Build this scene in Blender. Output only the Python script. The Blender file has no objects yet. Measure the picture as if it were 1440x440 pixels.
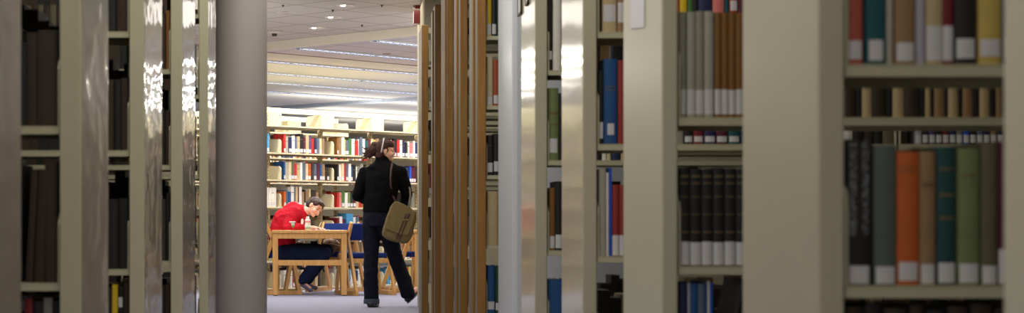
import bpy, bmesh, math, random
from mathutils import Vector, Matrix

# ------------------------------------------------------------------ camera, world, light
F, CX, CY, H = 2620.0, 480.0, 318.0, 0.80        # focal length in pixels, vanishing point, eye height
FOCUS = 20.0
scene = bpy.context.scene
COL = scene.collection
vs = scene.view_settings
scene.display_settings.display_device = 'sRGB'
vs.view_transform = 'Standard'; vs.look = 'None'; vs.gamma = 1.0; vs.use_curve_mapping = False
vs.exposure = 0.25
cy = scene.cycles
cy.use_denoising = True
cy.max_bounces = 8; cy.diffuse_bounces = 4; cy.glossy_bounces = 4; cy.transmission_bounces = 6; cy.transparent_max_bounces = 8
cy.sample_clamp_indirect = 4.0
cy.caustics_reflective = False; cy.caustics_refractive = False

cam_d = bpy.data.cameras.new('camera')
cam = bpy.data.objects.new('camera', cam_d); COL.objects.link(cam)
cam.location = (0, 0, H); cam.rotation_euler = (math.pi/2, 0, 0)
cam_d.sensor_fit = 'HORIZONTAL'; cam_d.sensor_width = 36.0
cam_d.lens = F/1440*36.0
cam_d.shift_x = (720-CX)/1440.0; cam_d.shift_y = (CY-220)/1440.0
cam_d.clip_start = 0.05; cam_d.clip_end = 200
cam_d.dof.use_dof = True; cam_d.dof.focus_distance = FOCUS; cam_d.dof.aperture_fstop = 7.0
scene.camera = cam

world = bpy.data.worlds.new('world'); scene.world = world; world.use_nodes = True
world.node_tree.nodes['Background'].inputs[0].default_value = (0.9, 0.95, 1.0, 1)
world.node_tree.nodes['Background'].inputs[1].default_value = 0.05

def area(name, loc, sx, sy, power, color=(1, .93, .82), rot=(0, 0, 0)):
    l = bpy.data.lights.new(name, 'AREA'); l.shape = 'RECTANGLE'; l.size = sx; l.size_y = sy
    l.energy = power; l.color = color
    o = bpy.data.objects.new(name, l); COL.objects.link(o); o.location = loc; o.rotation_euler = rot
    return o
WARM = (1.0, .95, .84); COOL = (.88, .93, 1.0)
# ceiling fluorescents over the stacks (all above the frame)
area('aisle_light_behind', (-1.0, -1.2, 2.86), 5.0, 2.0, 36, WARM)
area('aisle_light_near', (1.6, 1.7, 2.86), 3.4, .8, 13, WARM)
area('aisle_light_right', (2.2, 4.9, 2.86), 2.6, 2.4, 15, WARM)
area('aisle_light_main', (-.1, 7.0, 2.86), .9, 9.0, 85, WARM)
area('aisle_light_left', (-1.9, 4.6, 2.86), 2.2, 8.0, 88, WARM)
area('aisle_light_far', (.2, 14.6, 2.86), 2.4, 2.6, 44, (1, .96, .88))
# lights of the reading room, under the rotated ceiling
R45 = math.radians(45)
for i, c in enumerate((21.7, 23.5, 25.3, 27.0, 28.8)):
    m = 1.0 + i*.2
    area('reading_room_strip_light', (m, m+c, 2.745), 9.0, .10, (125, 175, 120, 120, 130)[i], (1, .96, .88), (0, 0, R45))
# added fill lights above the bookcases, aimed up to brighten the plaster ceiling
for c, m, p in ((24.45, 1.0, 3), (26.2, 1.2, 5), (29.0, 1.6, 36), (32.0, 2.0, 34), (35.0, 2.2, 20)):
    area('plaster_ceiling_fill', (m, m+c, 2.33), 7.0, .25, p, (1, .95, .87), (math.pi, 0, R45))
area('reading_room_downlights', (.3, 18.2, 2.87), 5.0, 2.0, 60, (1, .93, .84), (0, 0, 0))
area('upper_ceiling_fill', (2.6, 19.2, 2.0), 1.6, 1.6, 42, (1, .95, .90), (math.pi, 0, 0))  # added fill, hidden behind the wall end, brightens the tiled ceiling
area('upper_ceiling_fill', (-2.4, 17.4, 1.9), 1.2, 1.2, 32, (1, .95, .88), Vector((-.5, -.55, -.5)).to_track_quat('Z', 'Y').to_euler())  # added fill, out of view, aimed up at the soffit edge
area('far_end_fill', (1.5, 35.5, 2.7), 8.0, 4.0, 45, (1, .94, .84))  # added fill for the dark far end behind the bookcases

# ------------------------------------------------------------------ helpers
def wx(px, d): return (px-CX)*d/F
def wz(py, d): return H-(py-CY)*d/F
def P(px, py, d): return Vector((wx(px, d), d, wz(py, d)))
def lin(c):
    return tuple((v/255/12.92 if v/255 <= .04045 else ((v/255+.055)/1.055)**2.4) for v in c)

_mats = {}
def mat(name, rgb, rough=.6, coat=0, metal=0, noise=0.0, nscale=30, bump=0.0, bscale=60, spec=.5, coat_rough=.08, stretch=None):
    if name in _mats: return _mats[name]
    m = bpy.data.materials.new(name); m.use_nodes = True
    nt = m.node_tree; b = nt.nodes['Principled BSDF']
    c = lin(rgb)
    b.inputs['Roughness'].default_value = rough; b.inputs['Metallic'].default_value = metal
    b.inputs['Coat Weight'].default_value = coat; b.inputs['Coat Roughness'].default_value = coat_rough
    b.inputs['Specular IOR Level'].default_value = spec
    tc = nt.nodes.new('ShaderNodeTexCoord'); mp = nt.nodes.new('ShaderNodeMapping')
    nt.links.new(tc.outputs['Object'], mp.inputs[0])
    if stretch: mp.inputs['Scale'].default_value = stretch
    n = nt.nodes.new('ShaderNodeTexNoise'); n.inputs['Scale'].default_value = nscale; n.inputs['Detail'].default_value = 3
    nt.links.new(mp.outputs[0], n.inputs['Vector'])
    r = nt.nodes.new('ShaderNodeMix'); r.data_type = 'RGBA'
    k = max(noise, .02)
    r.inputs['A'].default_value = (*[max(0, v*(1-k)) for v in c], 1)
    r.inputs['B'].default_value = (*[min(1, v*(1+k)) for v in c], 1)
    nt.links.new(n.outputs['Fac'], r.inputs['Factor']); nt.links.new(r.outputs['Result'], b.inputs['Base Color'])
    if bump:
        n2 = nt.nodes.new('ShaderNodeTexNoise'); n2.inputs['Scale'].default_value = bscale
        nt.links.new(mp.outputs[0], n2.inputs['Vector'])
        bp = nt.nodes.new('ShaderNodeBump'); bp.inputs['Strength'].default_value = bump; bp.inputs['Distance'].default_value = .01
        nt.links.new(n2.outputs['Fac'], bp.inputs['Height'])
        nt.links.new(bp.outputs[0], b.inputs['Normal'])
        if coat: nt.links.new(bp.outputs[0], b.inputs['Coat Normal'])
    _mats[name] = m
    return m
def emit(name, rgb, s):
    if name in _mats: return _mats[name]
    m = bpy.data.materials.new(name); m.use_nodes = True
    b = m.node_tree.nodes['Principled BSDF']
    b.inputs['Base Color'].default_value = (.8, .8, .8, 1)
    b.inputs['Emission Color'].default_value = (*lin(rgb), 1); b.inputs['Emission Strength'].default_value = s
    _mats[name] = m; return m
def tile_mat(name, rgb, line, size, rot):
    m = mat(name, rgb, .9, noise=.10, nscale=120, bump=.15, bscale=200)
    nt = m.node_tree; b = nt.nodes['Principled BSDF']
    src = b.inputs['Base Color'].links[0].from_socket
    tc = nt.nodes.new('ShaderNodeTexCoord'); mp = nt.nodes.new('ShaderNodeMapping'); mp.inputs['Rotation'].default_value = (0, 0, rot)
    br = nt.nodes.new('ShaderNodeTexBrick'); br.offset = 0; br.inputs['Scale'].default_value = 1
    br.inputs['Brick Width'].default_value = size; br.inputs['Row Height'].default_value = size
    br.inputs['Mortar Size'].default_value = .010; br.inputs['Mortar Smooth'].default_value = .1
    br.inputs['Mortar'].default_value = (*lin(line), 1)
    nt.links.new(tc.outputs['Object'], mp.inputs[0]); nt.links.new(mp.outputs[0], br.inputs['Vector'])
    nt.links.new(src, br.inputs['Color1']); nt.links.new(src, br.inputs['Color2'])
    nt.links.new(br.outputs['Color'], b.inputs['Base Color'])
    return m
def wood_mat(name, a, bcol, rough=.38, coat=.15, scale=(18, 18, 1.6)):
    m = mat(name, a, rough, coat, noise=.0)
    nt = m.node_tree; b = nt.nodes['Principled BSDF']
    tc = nt.nodes.new('ShaderNodeTexCoord'); mp = nt.nodes.new('ShaderNodeMapping'); mp.inputs['Scale'].default_value = scale
    n = nt.nodes.new('ShaderNodeTexNoise'); n.inputs['Scale'].default_value = 2.5; n.inputs['Detail'].default_value = 6; n.inputs['Distortion'].default_value = .6
    cr = nt.nodes.new('ShaderNodeValToRGB'); cr.color_ramp.elements[0].position = .35; cr.color_ramp.elements[1].position = .68
    cr.color_ramp.elements[0].color = (*lin(bcol), 1); cr.color_ramp.elements[1].color = (*lin(a), 1)
    nt.links.new(tc.outputs['Object'], mp.inputs[0]); nt.links.new(mp.outputs[0], n.inputs['Vector'])
    nt.links.new(n.outputs['Fac'], cr.inputs[0]); nt.links.new(cr.outputs[0], b.inputs['Base Color'])
    return m

STEEL = mat('cream_painted_steel', (186, 182, 156), .42, .25, noise=.03, nscale=8, bump=.03, bscale=150)
STEEL_IN = mat('ivory_painted_steel', (214, 205, 176), .42, .15, noise=.03, nscale=8, bump=.03, bscale=150)
PANEL = mat('satin_cream_panel', (186, 183, 160), .45, .35, noise=.04, nscale=6, bump=.06, bscale=2.2, coat_rough=.28, stretch=(1, 1, 1.2))
PANEL_G = mat('glossy_cream_panel', (184, 178, 156), .4, .6, noise=.04, nscale=6, bump=.14, bscale=2.6, coat_rough=.10, stretch=(1, 1, 2.0))
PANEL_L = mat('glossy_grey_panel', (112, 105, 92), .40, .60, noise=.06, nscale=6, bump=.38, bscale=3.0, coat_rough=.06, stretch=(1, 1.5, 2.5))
SILVER = mat('pale_grey_laminate', (134, 128, 116), .55, 0, noise=.05, coat_rough=.2)
OAK = wood_mat('oak_panel', (156, 112, 50), (136, 94, 38), .55, 0)
FURN = wood_mat('light_oak_furniture', (214, 166, 100), (194, 143, 80), .35, .3)
LABEL = mat('white_paper_label', (205, 203, 208), .6, noise=.10, nscale=160, stretch=(1, 1, 3))
PAGES = mat('page_block_paper', (205, 192, 160), .8, noise=.15, nscale=200, stretch=(40, 1, 1))
GOLD = mat('dull_gilt', (112, 92, 56), .5, noise=.3, nscale=200)

def box(bm, x0, x1, y0, y1, z0, z1, M=None):
    vs_ = [bm.verts.new((x, y, z)) for x in (x0, x1) for y in (y0, y1) for z in (z0, z1)]
    for f in ((0, 1, 3, 2), (4, 6, 7, 5), (0, 4, 5, 1), (2, 3, 7, 6), (0, 2, 6, 4), (1, 5, 7, 3)):
        bm.faces.new([vs_[i] for i in f])
    if M is not None: bmesh.ops.transform(bm, matrix=M, verts=vs_)
    return vs_
def prism(bm, pts, a0, a1, axis='z', M=None):
    """extrude a 2-D outline along an axis: axis z -> (x,y), axis x -> (y,z), axis y -> (x,z)"""
    def v(p, a):
        return {'z': (p[0], p[1], a), 'x': (a, p[0], p[1]), 'y': (p[0], a, p[1])}[axis]
    A = [bm.verts.new(v(p, a0)) for p in pts]; B = [bm.verts.new(v(p, a1)) for p in pts]
    n = len(pts)
    bm.faces.new(A); bm.faces.new(B[::-1])
    for i in range(n):
        bm.faces.new((A[i], B[i], B[(i+1) % n], A[(i+1) % n]))
    if M is not None: bmesh.ops.transform(bm, matrix=M, verts=A+B)
    return A+B
def beam(bm, p0, p1, w, t, up=Vector((0, 1, 0))):
    """rectangular bar from p0 to p1; w in the plane square to up, t along up"""
    p0 = Vector(p0); p1 = Vector(p1); d = (p1-p0); L = d.length; d.normalize()
    s = d.cross(up).normalized(); u = s.cross(d).normalized()
    M = Matrix((( s.x, u.x, d.x, p0.x), (s.y, u.y, d.y, p0.y), (s.z, u.z, d.z, p0.z), (0, 0, 0, 1)))
    box(bm, -w/2, w/2, -t/2, t/2, 0, L, M)
def lathe(bm, prof, seg=24, M=None):
    rings = []
    for r, z in prof:
        if r < 1e-6: rings.append([bm.verts.new((0, 0, z))])
        else: rings.append([bm.verts.new((r*math.cos(2*math.pi*i/seg), r*math.sin(2*math.pi*i/seg), z)) for i in range(seg)])
    for a, b in zip(rings, rings[1:]):
        for i in range(seg):
            j = (i+1) % seg
            if len(a) == 1 and len(b) == 1: continue
            if len(a) == 1: bm.faces.new((a[0], b[j], b[i]))
            elif len(b) == 1: bm.faces.new((a[i], a[j], b[0]))
            else: bm.faces.new((a[i], a[j], b[j], b[i]))
    if M is not None: bmesh.ops.transform(bm, matrix=M, verts=[v for r in rings for v in r])
def tube(bm, pts, r, seg=8):
    pts = [Vector(p) for p in pts]; rr = r if isinstance(r, (list, tuple)) else [r]*len(pts)
    rings = []
    for i, p in enumerate(pts):
        d = (pts[min(i+1, len(pts)-1)]-pts[max(i-1, 0)]).normalized()
        a = d.orthogonal().normalized() if i == 0 else (prev-d*prev.dot(d)).normalized()
        prev = a; b = d.cross(a)
        rings.append([bm.verts.new(p+(a*math.cos(2*math.pi*k/seg)+b*math.sin(2*math.pi*k/seg))*rr[i]) for k in range(seg)])
    for a, b in zip(rings, rings[1:]):
        for k in range(seg): bm.faces.new((a[k], a[(k+1) % seg], b[(k+1) % seg], b[k]))
    bm.faces.new(rings[0][::-1]); bm.faces.new(rings[-1])
def obj(name, bm, m, parent=None, bevel=0, smooth=False, loc=None, rotz=0, label=None):
    bmesh.ops.recalc_face_normals(bm, faces=bm.faces)
    me = bpy.data.meshes.new(name); bm.to_mesh(me); bm.free()
    for mm in (m if isinstance(m, (list, tuple)) else [m]): me.materials.append(mm)
    o = bpy.data.objects.new(name, me); COL.objects.link(o)
    if parent: o.parent = parent
    if loc is not None: o.location = loc
    if rotz: o.rotation_euler = (0, 0, rotz)
    if bevel:
        b = o.modifiers.new('bevel', 'BEVEL'); b.width = bevel; b.segments = 2; b.limit_method = 'ANGLE'; b.angle_limit = .6
    if smooth or bevel:
        for p in me.polygons: p.use_smooth = smooth
    if label: o['label'] = label
    return o
def thing(name, label, cat, loc=(0, 0, 0), rotz=0, group=None):
    o = bpy.data.objects.new(name, None); COL.objects.link(o)
    o.location = loc; o.rotation_euler = (0, 0, rotz); o.empty_display_size = .1
    o['label'] = label; o['category'] = cat
    if group: o['group'] = group
    return o
def tag(o, label, cat, group=None, kind=None):
    o['label'] = label; o['category'] = cat
    if group: o['group'] = group
    if kind: o['kind'] = kind
    return o
def struct(name, bm, m, label=None, bevel=0, **k):
    o = obj(name, bm, m, bevel=bevel, **k); o['kind'] = 'structure'
    if label: o['label'] = label
    return o
def copy_tree(o, parent=None):
    c = o.copy(); COL.objects.link(c)
    if parent: c.parent = parent
    for ch in o.children: copy_tree(ch, c)
    return c

# ------------------------------------------------------------------ the room
def poly(bm, pts):
    bm.faces.new([bm.verts.new(p) for p in pts])
XL, XR, YB, YF = -9.0, 12.0, -3.0, 40.0
CZ, CZ2 = 2.90, 2.81
CARPET = mat('grey_blue_carpet', (152, 152, 172), .95, noise=.22, nscale=260, bump=.4, bscale=400, spec=.1)
PLASTER = mat('cream_plaster', (214, 211, 200), .8, noise=.03, nscale=5)
WALLM = mat('beige_wall_paint', (196, 186, 156), .8, noise=.03, nscale=4)
LILAC = mat('pale_lilac_paint', (186, 178, 178), .6, .3, noise=.03, nscale=3)
FASCIA = mat('cream_soffit_paint', (244, 236, 216), .7, noise=.02, nscale=3)
TILE = tile_mat('grey_ceiling_tile', (206, 200, 192), (150, 138, 130), .61, R45)
TILE2 = tile_mat('lilac_ceiling_tile', (214, 209, 210), (160, 148, 150), 1.22, R45)
bm = bmesh.new(); box(bm, XL, XR, YB, YF, -.1, 0); struct('floor', bm, CARPET, 'grey blue carpet floor of the library')
def wallbox(name, a):
    bm = bmesh.new(); box(bm, *a); struct(name, bm, WALLM, 'beige painted wall of the library')
wallbox('wall_left', (XL-.1, XL, YB, YF, 0, 3.1)); wallbox('wall_right', (XR, XR+.1, YB, YF, 0, 3.1))
wallbox('wall_back', (XL, XR, YB-.1, YB, 0, 3.1)); wallbox('wall_front', (XL, XR, YF, YF+.1, 0, 3.1))
S1 = 20.4      # X + Y of the step in the ceiling
C1 = 22.35     # Y - X where the lilac tile ends and the cream plaster begins
bm = bmesh.new()
poly(bm, [(XL, YB, CZ), (XR, YB, CZ), (XR, S1-XR, CZ), (XL, S1-XL, CZ)])
o = struct('ceiling', bm, TILE, 'grey tiled ceiling over the stacks and the aisle')
ex = o.modifiers.new('solid', 'SOLIDIFY'); ex.thickness = .1; ex.offset = -1
xi = (S1-C1)/2
bm = bmesh.new()
poly(bm, [(xi, S1-xi, CZ2), (XR, S1-XR, CZ2), (XR, XR+C1, CZ2)])
o = struct('ceiling', bm, TILE2, 'lilac grey tiled strip of the lower ceiling')
bm = bmesh.new()
poly(bm, [(xi, S1-xi, CZ2), (XR, XR+C1, CZ2), (XR, YF, CZ2), (XL, YF, CZ2), (XL, S1-XL, CZ2)])
struct('ceiling', bm, PLASTER, 'cream plaster ceiling over the reading room')
bm = bmesh.new()
prism(bm, [(XL, S1-XL), (XR, S1-XR), (XR, S1-XR+.05), (XL, S1-XL+.05)], CZ2-.002, CZ+.05)
struct('trim_1', bm, FASCIA, 'cream soffit edge where the ceiling steps down')
bm = bmesh.new()
prism(bm, [(xi-3, xi-3+C1), (XR, XR+C1), (XR, XR+C1+.03), (xi-3, xi-3+C1+.03)], CZ2-.008, CZ2+.02)
struct('trim_2', bm, mat('mauve_edge_strip', (170, 146, 140), .6), 'thin mauve strip between tiled and plaster ceiling')
bm = bmesh.new(); Q = 30.1
prism(bm, [(-6, Q+6), (5, Q-5), (5, Q-5+.25), (-6, Q+6.25)], CZ2-.05, CZ2+.01)
struct('trim_3', bm, mat('pale_blue_metal_duct', (196, 208, 222), .35, .5), 'pale blue ceiling bulkhead far behind the shelves', bevel=.004)
# wall end and pier on the right of the aisle
bm = bmesh.new(); box(bm, -9, -1.25, 15.4, 15.6, 0, CZ); struct('wall_left_added', bm, WALLM, 'added beige wall keeping the left stacks dark, behind the column', bevel=.012)  # added wall, hides the bright reading room from the left bays
bm = bmesh.new(); box(bm, .748, XR, 16.9, 18.35, 0, CZ); struct('wall_right_end', bm, WALLM, 'beige wall end at the far right of the aisle', bevel=.012)
bm = bmesh.new(); box(bm, .733, 1.42, 7.98, 8.72, 0, CZ); struct('wall_pier', bm, mat('pale_blue_grey_paint', (206, 211, 220), .45, .3, noise=.02, coat_rough=.25), 'smooth pale blue grey pier between the steel and the wooden shelving', bevel=.02)
# round column on the left of the aisle
CD = 11.0; cr = 36.5/F*CD
bm = bmesh.new(); lathe(bm, [(0, 0), (cr+.012, 0), (cr+.012, .10), (cr, .104), (cr, CZ), (0, CZ)], 64, Matrix.Translation((wx(339, CD), CD, 0)))
struct('column', bm, mat('matte_grey_column_paint', (170, 163, 160), .6, .15, noise=.03, nscale=4, coat_rough=.3), 'round grey column at the left of the aisle', smooth=True)
md = bpy.data.objects['column'].modifiers.new('edge', 'EDGE_SPLIT')

# strip lights under the lower ceiling
def strip_fixture(c, k, lab, L):
    t = thing('strip_light', lab, 'ceiling light', (k, k+c, 0), R45, 'louvred strip lights on the lower ceiling')
    bm = bmesh.new()
    for y in (-.070, .070): box(bm, -L, L, y-.005, y+.005, CZ2-.018, CZ2-.001)
    box(bm, -L, L, -.070, .070, CZ2-.004, CZ2-.001)
    obj('housing', bm, mat('white_fixture_enamel', (225, 228, 232), .3, .5), t)
    bm = bmesh.new(); n = int(L*18)
    for i in range(n):
        x = -L+(i+.5)*2*L/n
        box(bm, x-.004, x+.004, -.064, .064, CZ2-.017, CZ2-.005)
    obj('louvre', bm, mat('mirror_louvre', (170, 190, 225), .25, 0, .9), t)
    return t
for i, (c, w) in enumerate(((19.75, 'nearest strip light at the upper right of the ceiling'), (21.45, 'strip light crossing the lilac ceiling tiles'),
        (23.5, 'strip light just in front of the bookcase'), (25.3, 'strip light above the aisle behind the bookcase'),
        (27.0, 'second farthest strip light on the cream ceiling'), (28.8, 'farthest strip light on the cream ceiling'))):
    xa = max((20.4-c)/2+.03, -3.5); xb = 5.4; Lh = (xb-xa)/math.sqrt(2)
    t = strip_fixture(c, (xa+xb)/2, 'long white louvred ' + w, Lh)
    bm = bmesh.new(); x0 = -Lh+.05
    while x0 < Lh-.3:
        x1 = min(x0+1.2, Lh-.05); tube(bm, [(x0, 0, CZ2-.011), (x1, 0, CZ2-.011)], .005, 8); x0 += 1.27
    obj('lamp_tube', bm, emit('fluorescent_tube', (215, 228, 255), 1.2), t)

# downlights, detectors
def ceil_at(px, py, z): 
    d = (z-H)*F/(CY-py); return Vector((wx(px, d), d, z))
CHROME = mat('satin_reflector', (215, 212, 205), .18, 0, .9)
for px, py, w in ((487, 7, 'recessed downlight nearest the wall end, highest in view'), (469, 23.6, 'recessed downlight, middle of the row of three'), (445.5, 38.5, 'recessed downlight, farthest of the row of three')):
    p = ceil_at(px, py, CZ)
    t = thing('downlight', 'round white ' + w, 'ceiling light', p, 0, 'recessed downlights in the grey ceiling')
    bm = bmesh.new(); lathe(bm, [(.070, 0), (.092, 0), (.092, -.006), (.074, -.009), (.070, -.004), (.070, 0)], 32); obj('trim_ring', bm, mat('white_ring_enamel', (225, 222, 214), .4), t, smooth=True)
    bm = bmesh.new(); lathe(bm, [(.073, -.004), (.05, -.002), (.03, -.0012), (0, -.001)], 32); obj('reflector', bm, CHROME, t, smooth=True)
    bm = bmesh.new(); lathe(bm, [(0, -.016), (.018, -.013), (.024, -.006), (.024, -.002), (0, -.002)], 20, Matrix.Translation((-.03, 0, 0))); obj('bulb', bm, emit('warm_bulb', (255, 240, 215), 9), t, smooth=True)
def disc(name, px, py, r, h, lab, cat, inner=True, m=None, z=CZ):
    p = ceil_at(px, py, z); t = thing(name, lab, cat, p)
    bm = bmesh.new(); lathe(bm, [(0, 0), (r, 0), (r, -h*.4), (r*.82, -h*.75), (r*.4, -h*.75), (0, -h*.75)], 32); obj('housing', bm, m or mat('offwhite_plastic', (206, 200, 188), .5), t, smooth=True)
    if inner:
        bm = bmesh.new(); lathe(bm, [(0, -h*.7), (r*.35, -h*.7), (r*.30, -h*1.5), (0, -h*1.6)], 20); obj('sensor', bm, mat('dark_plastic', (70, 62, 55), .5), t, smooth=True)
disc('ceiling_disc', 397, 17, .055, .012, 'flat round cream disc on the grey ceiling, left side', 'ceiling disc', False)
disc('smoke_detector', 386, 44, .085, .035, 'round smoke detector with dark sensor, beside the round column', 'smoke detector')
disc('ceiling_disc', 544, 75.5, .05, .010, 'small oval disc on the lilac lower ceiling', 'ceiling disc', False, mat('mauve_grey_plastic', (150, 138, 138), .6), CZ2)  # small oval vent on the lower ceiling
for i, (px, py) in enumerate(((398, 7), (468, 14), (537, 7), (509, 35))):
    p = ceil_at(px, py, CZ); bm = bmesh.new(); lathe(bm, [(0, 0), (.014, 0), (.010, -.008), (.004, -.012), (.010, -.018), (0, -.02)], 12)
    tag(obj('sprinkler_head', bm, mat('dark_plastic', (70, 62, 55), .5), loc=p), ('tiny dark sprinkler head at the upper left by the column', 'tiny dark sprinkler head left of the nearest downlight', 'tiny dark sprinkler head right of the nearest downlight', 'tiny dark sprinkler head near the soffit edge')[i], 'sprinkler', 'sprinkler heads in the grey ceiling')

# fire alarm on the wall end
t = thing('fire_alarm', 'dark red fire alarm sounder with strobe mounted high on the wall end', 'fire alarm', (.748, 17.75, 0))
bm = bmesh.new(); box(bm, -.062, 0, -.07, .07, wz(34, 17.75), wz(15.5, 17.75)); obj('horn_box', bm, mat('dark_red_enamel', (112, 12, 22), .35, .4), t, bevel=.006)
bm = bmesh.new(); box(bm, -.048, 0, -.05, .05, wz(13, 17.75), wz(-10, 17.75)); sb = obj('strobe_base', bm, mat('dark_red_enamel', (112, 12, 22)), t, bevel=.005)
bm = bmesh.new(); prism(bm, [(-.066, wz(11, 17.75)), (-.048, wz(12, 17.75)), (-.048, wz(3, 17.75)), (-.060, wz(4, 17.75))], -.035, .035, 'y'); obj('strobe_lens', bm, mat('clear_grey_lens', (150, 140, 136), .1, 1), sb, bevel=.003)

# ------------------------------------------------------------------ shelving
ZS = [0.04+.335*i for i in range(7)]     # right hand ranges
ZL = [.305-.3635+.3635*i for i in range(7)]; ZL[0] = .04
_meshcache = {}
def cached(key, fn, m, bevel=0):
    if key not in _meshcache:
        bm = fn(); bmesh.ops.recalc_face_normals(bm, faces=bm.faces)
        if bevel: bmesh.ops.bevel(bm, geom=[e for e in bm.edges if len(e.link_faces) == 2 and e.calc_face_angle() > .6], offset=bevel, segments=2, affect='EDGES')
        me = bpy.data.meshes.new(key[0]); bm.to_mesh(me); bm.free(); me.materials.append(m); _meshcache[key] = me
    return _meshcache[key]
def inst(name, me, parent, loc=(0, 0, 0), scale=(1, 1, 1)):
    o = bpy.data.objects.new(name, me); COL.objects.link(o); o.parent = parent; o.location = loc; o.scale = scale
    return o
def shelf_mesh(L, D):
    def f():
        bm = bmesh.new()
        box(bm, 0, L, 0, D, -.003, 0)
        box(bm, 0, L, 0, .010, -.019, -.0031)
        box(bm, 0, L, D-.006, D, -.019, -.0031)
        return bm
    return f
def bracket_mesh(D, h=.165):
    def f():
        bm = bmesh.new(); r = .045
        pts = [(.006, -.019), (D, -.019), (D, h+.01), (r+.006, h)]
        for i in range(1, 7):
            a = math.pi/2*i/6; pts.append((.006+r-r*math.sin(a), h-r+r*math.cos(a)))
        prism(bm, pts, -.0015, .0015, 'x')
        # rolled edge along the front and the rounded corner
        path = [Vector((0, p[0], p[1])) for p in [(.006, -.015)] + pts[:2:-1]]
        tube(bm, path, .0034, 6)
        return bm
    return f
def build_range(label, X0, d0, sgn, D, t=.04, hgt=2.3, zs=ZS, zr=None, bays=1, bay=.9, pm=None, em=None, steel=None, rotz=0, sd=.24, panel=True, group=None, origin=None, sizes=None, face=None, open_post=False, rear=True, top=True, kick=True, zmax=None):
    """free-standing two-sided steel range; local x runs from the end panel along the range, y away from the viewer"""
    steel = steel or STEEL
    T = thing('bookshelf', label, 'bookshelf', origin or (X0, d0, 0), rotz, group)
    x = 0
    if panel:
        bm = bmesh.new(); a, b = sorted((0, sgn*t)); box(bm, a, b, 0, D, 0, hgt)
        ep = obj('end_panel', bm, pm or PANEL, T, bevel=.004)
        if em:  # wooden edging in front
            bm = bmesh.new(); a, b = sorted((sgn*.0005, sgn*(t+.0005))); box(bm, a, b, -.012, .012, 0, hgt+.004)
            obj('front_edging', bm, em, ep, bevel=.003)
            bm = bmesh.new(); a, b = sorted((-sgn*.010, 0))
            for (ya, yb) in face or (): box(bm, a, b, ya, yb, 0, hgt-.02)
            if face: obj('face_batten', bm, em, ep, bevel=.002)
        x = sgn*t
    zr = [z+.05 for z in zs] if zr is None else zr
    for bi in range(bays):
        xa = x + sgn*bi*(bay+.0)
        x_lo = min(xa, xa+sgn*bay)
        for face_i, zz in ((0, zs), (1, zr)):
            if face_i and not rear: continue
            for z in zz:
                if z > hgt-.05: continue
                s = inst('shelf', cached(('shelf', bay, sd, steel.name), shelf_mesh(bay-.006, sd), steel, .0008), T, (x_lo+.003, .008, z) if not face_i else (x_lo+bay-.003, D-.008, z))
                if face_i: s.rotation_euler = (0, 0, math.pi)
                me = cached(('end_bracket', sd, steel.name), bracket_mesh(sd), steel)
                inst('end_bracket', me, s, (.0032, 0, 0)); inst('end_bracket', me, s, (bay-.0092, 0, 0))
    for bi in range(bays+1):
        if panel and bi == 0: continue
        xc = x+sgn*bi*bay
        bm = bmesh.new(); box(bm, xc-.018, xc+.018, D/2-.028, D/2+.028, 0, hgt-.01)
        obj('upright_post', bm, SLOT if open_post else steel, T)
    if top:
        a, b = sorted((x, x+sgn*bay*bays)); bm = bmesh.new()
        if open_post: box(bm, a, b, D/2-.02, D/2+.02, hgt-.075, hgt-.012)
        else: box(bm, a, b, .01, D-.01, hgt-.06, hgt-.02)
        obj('top_rail' if open_post else 'top_canopy', bm, steel, T, bevel=.002)
    if kick:
        a, b = sorted((x, x+sgn*bay*bays)); bm = bmesh.new(); box(bm, a+.002, b-.002, .02, D-.02, 0, .020); obj('base_plinth', bm, steel, T)
    return T
def slot_mat():
    m = mat('slotted_ivory_post', (214, 202, 166), .42, .15)
    nt = m.node_tree; b = nt.nodes['Principled BSDF']; src = b.inputs['Base Color'].links[0].from_socket
    tc = nt.nodes.new('ShaderNodeTexCoord'); sp = nt.nodes.new('ShaderNodeSeparateXYZ'); nt.links.new(tc.outputs['Object'], sp.inputs[0])
    def M(op, a, v=None, w=None):
        n = nt.nodes.new('ShaderNodeMath'); n.operation = op; nt.links.new(a, n.inputs[0])
        if v is not None:
            if isinstance(v, (int, float)): n.inputs[1].default_value = v
            else: nt.links.new(v, n.inputs[1])
        return n.outputs[0]
    fz = M('LESS_THAN', M('FRACT', M('MULTIPLY', sp.outputs['Z'], 1/.0254*.6)), .5)
    geo = nt.nodes.new('ShaderNodeNewGeometry')
    gy = M('LESS_THAN', M('ABSOLUTE', M('SUBTRACT', M('FRACT', M('MULTIPLY', sp.outputs['Y'], 1/.028)), .5)), .16)
    f = M('MULTIPLY', fz, gy)
    mx = nt.nodes.new('ShaderNodeMix'); mx.data_type = 'RGBA'; nt.links.new(f, mx.inputs['Factor']); nt.links.new(src, mx.inputs['A']); mx.inputs['B'].default_value = (*lin((80, 68, 40)), 1)
    nt.links.new(mx.outputs['Result'], b.inputs['Base Color'])
    return m
SLOT = slot_mat()

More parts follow.
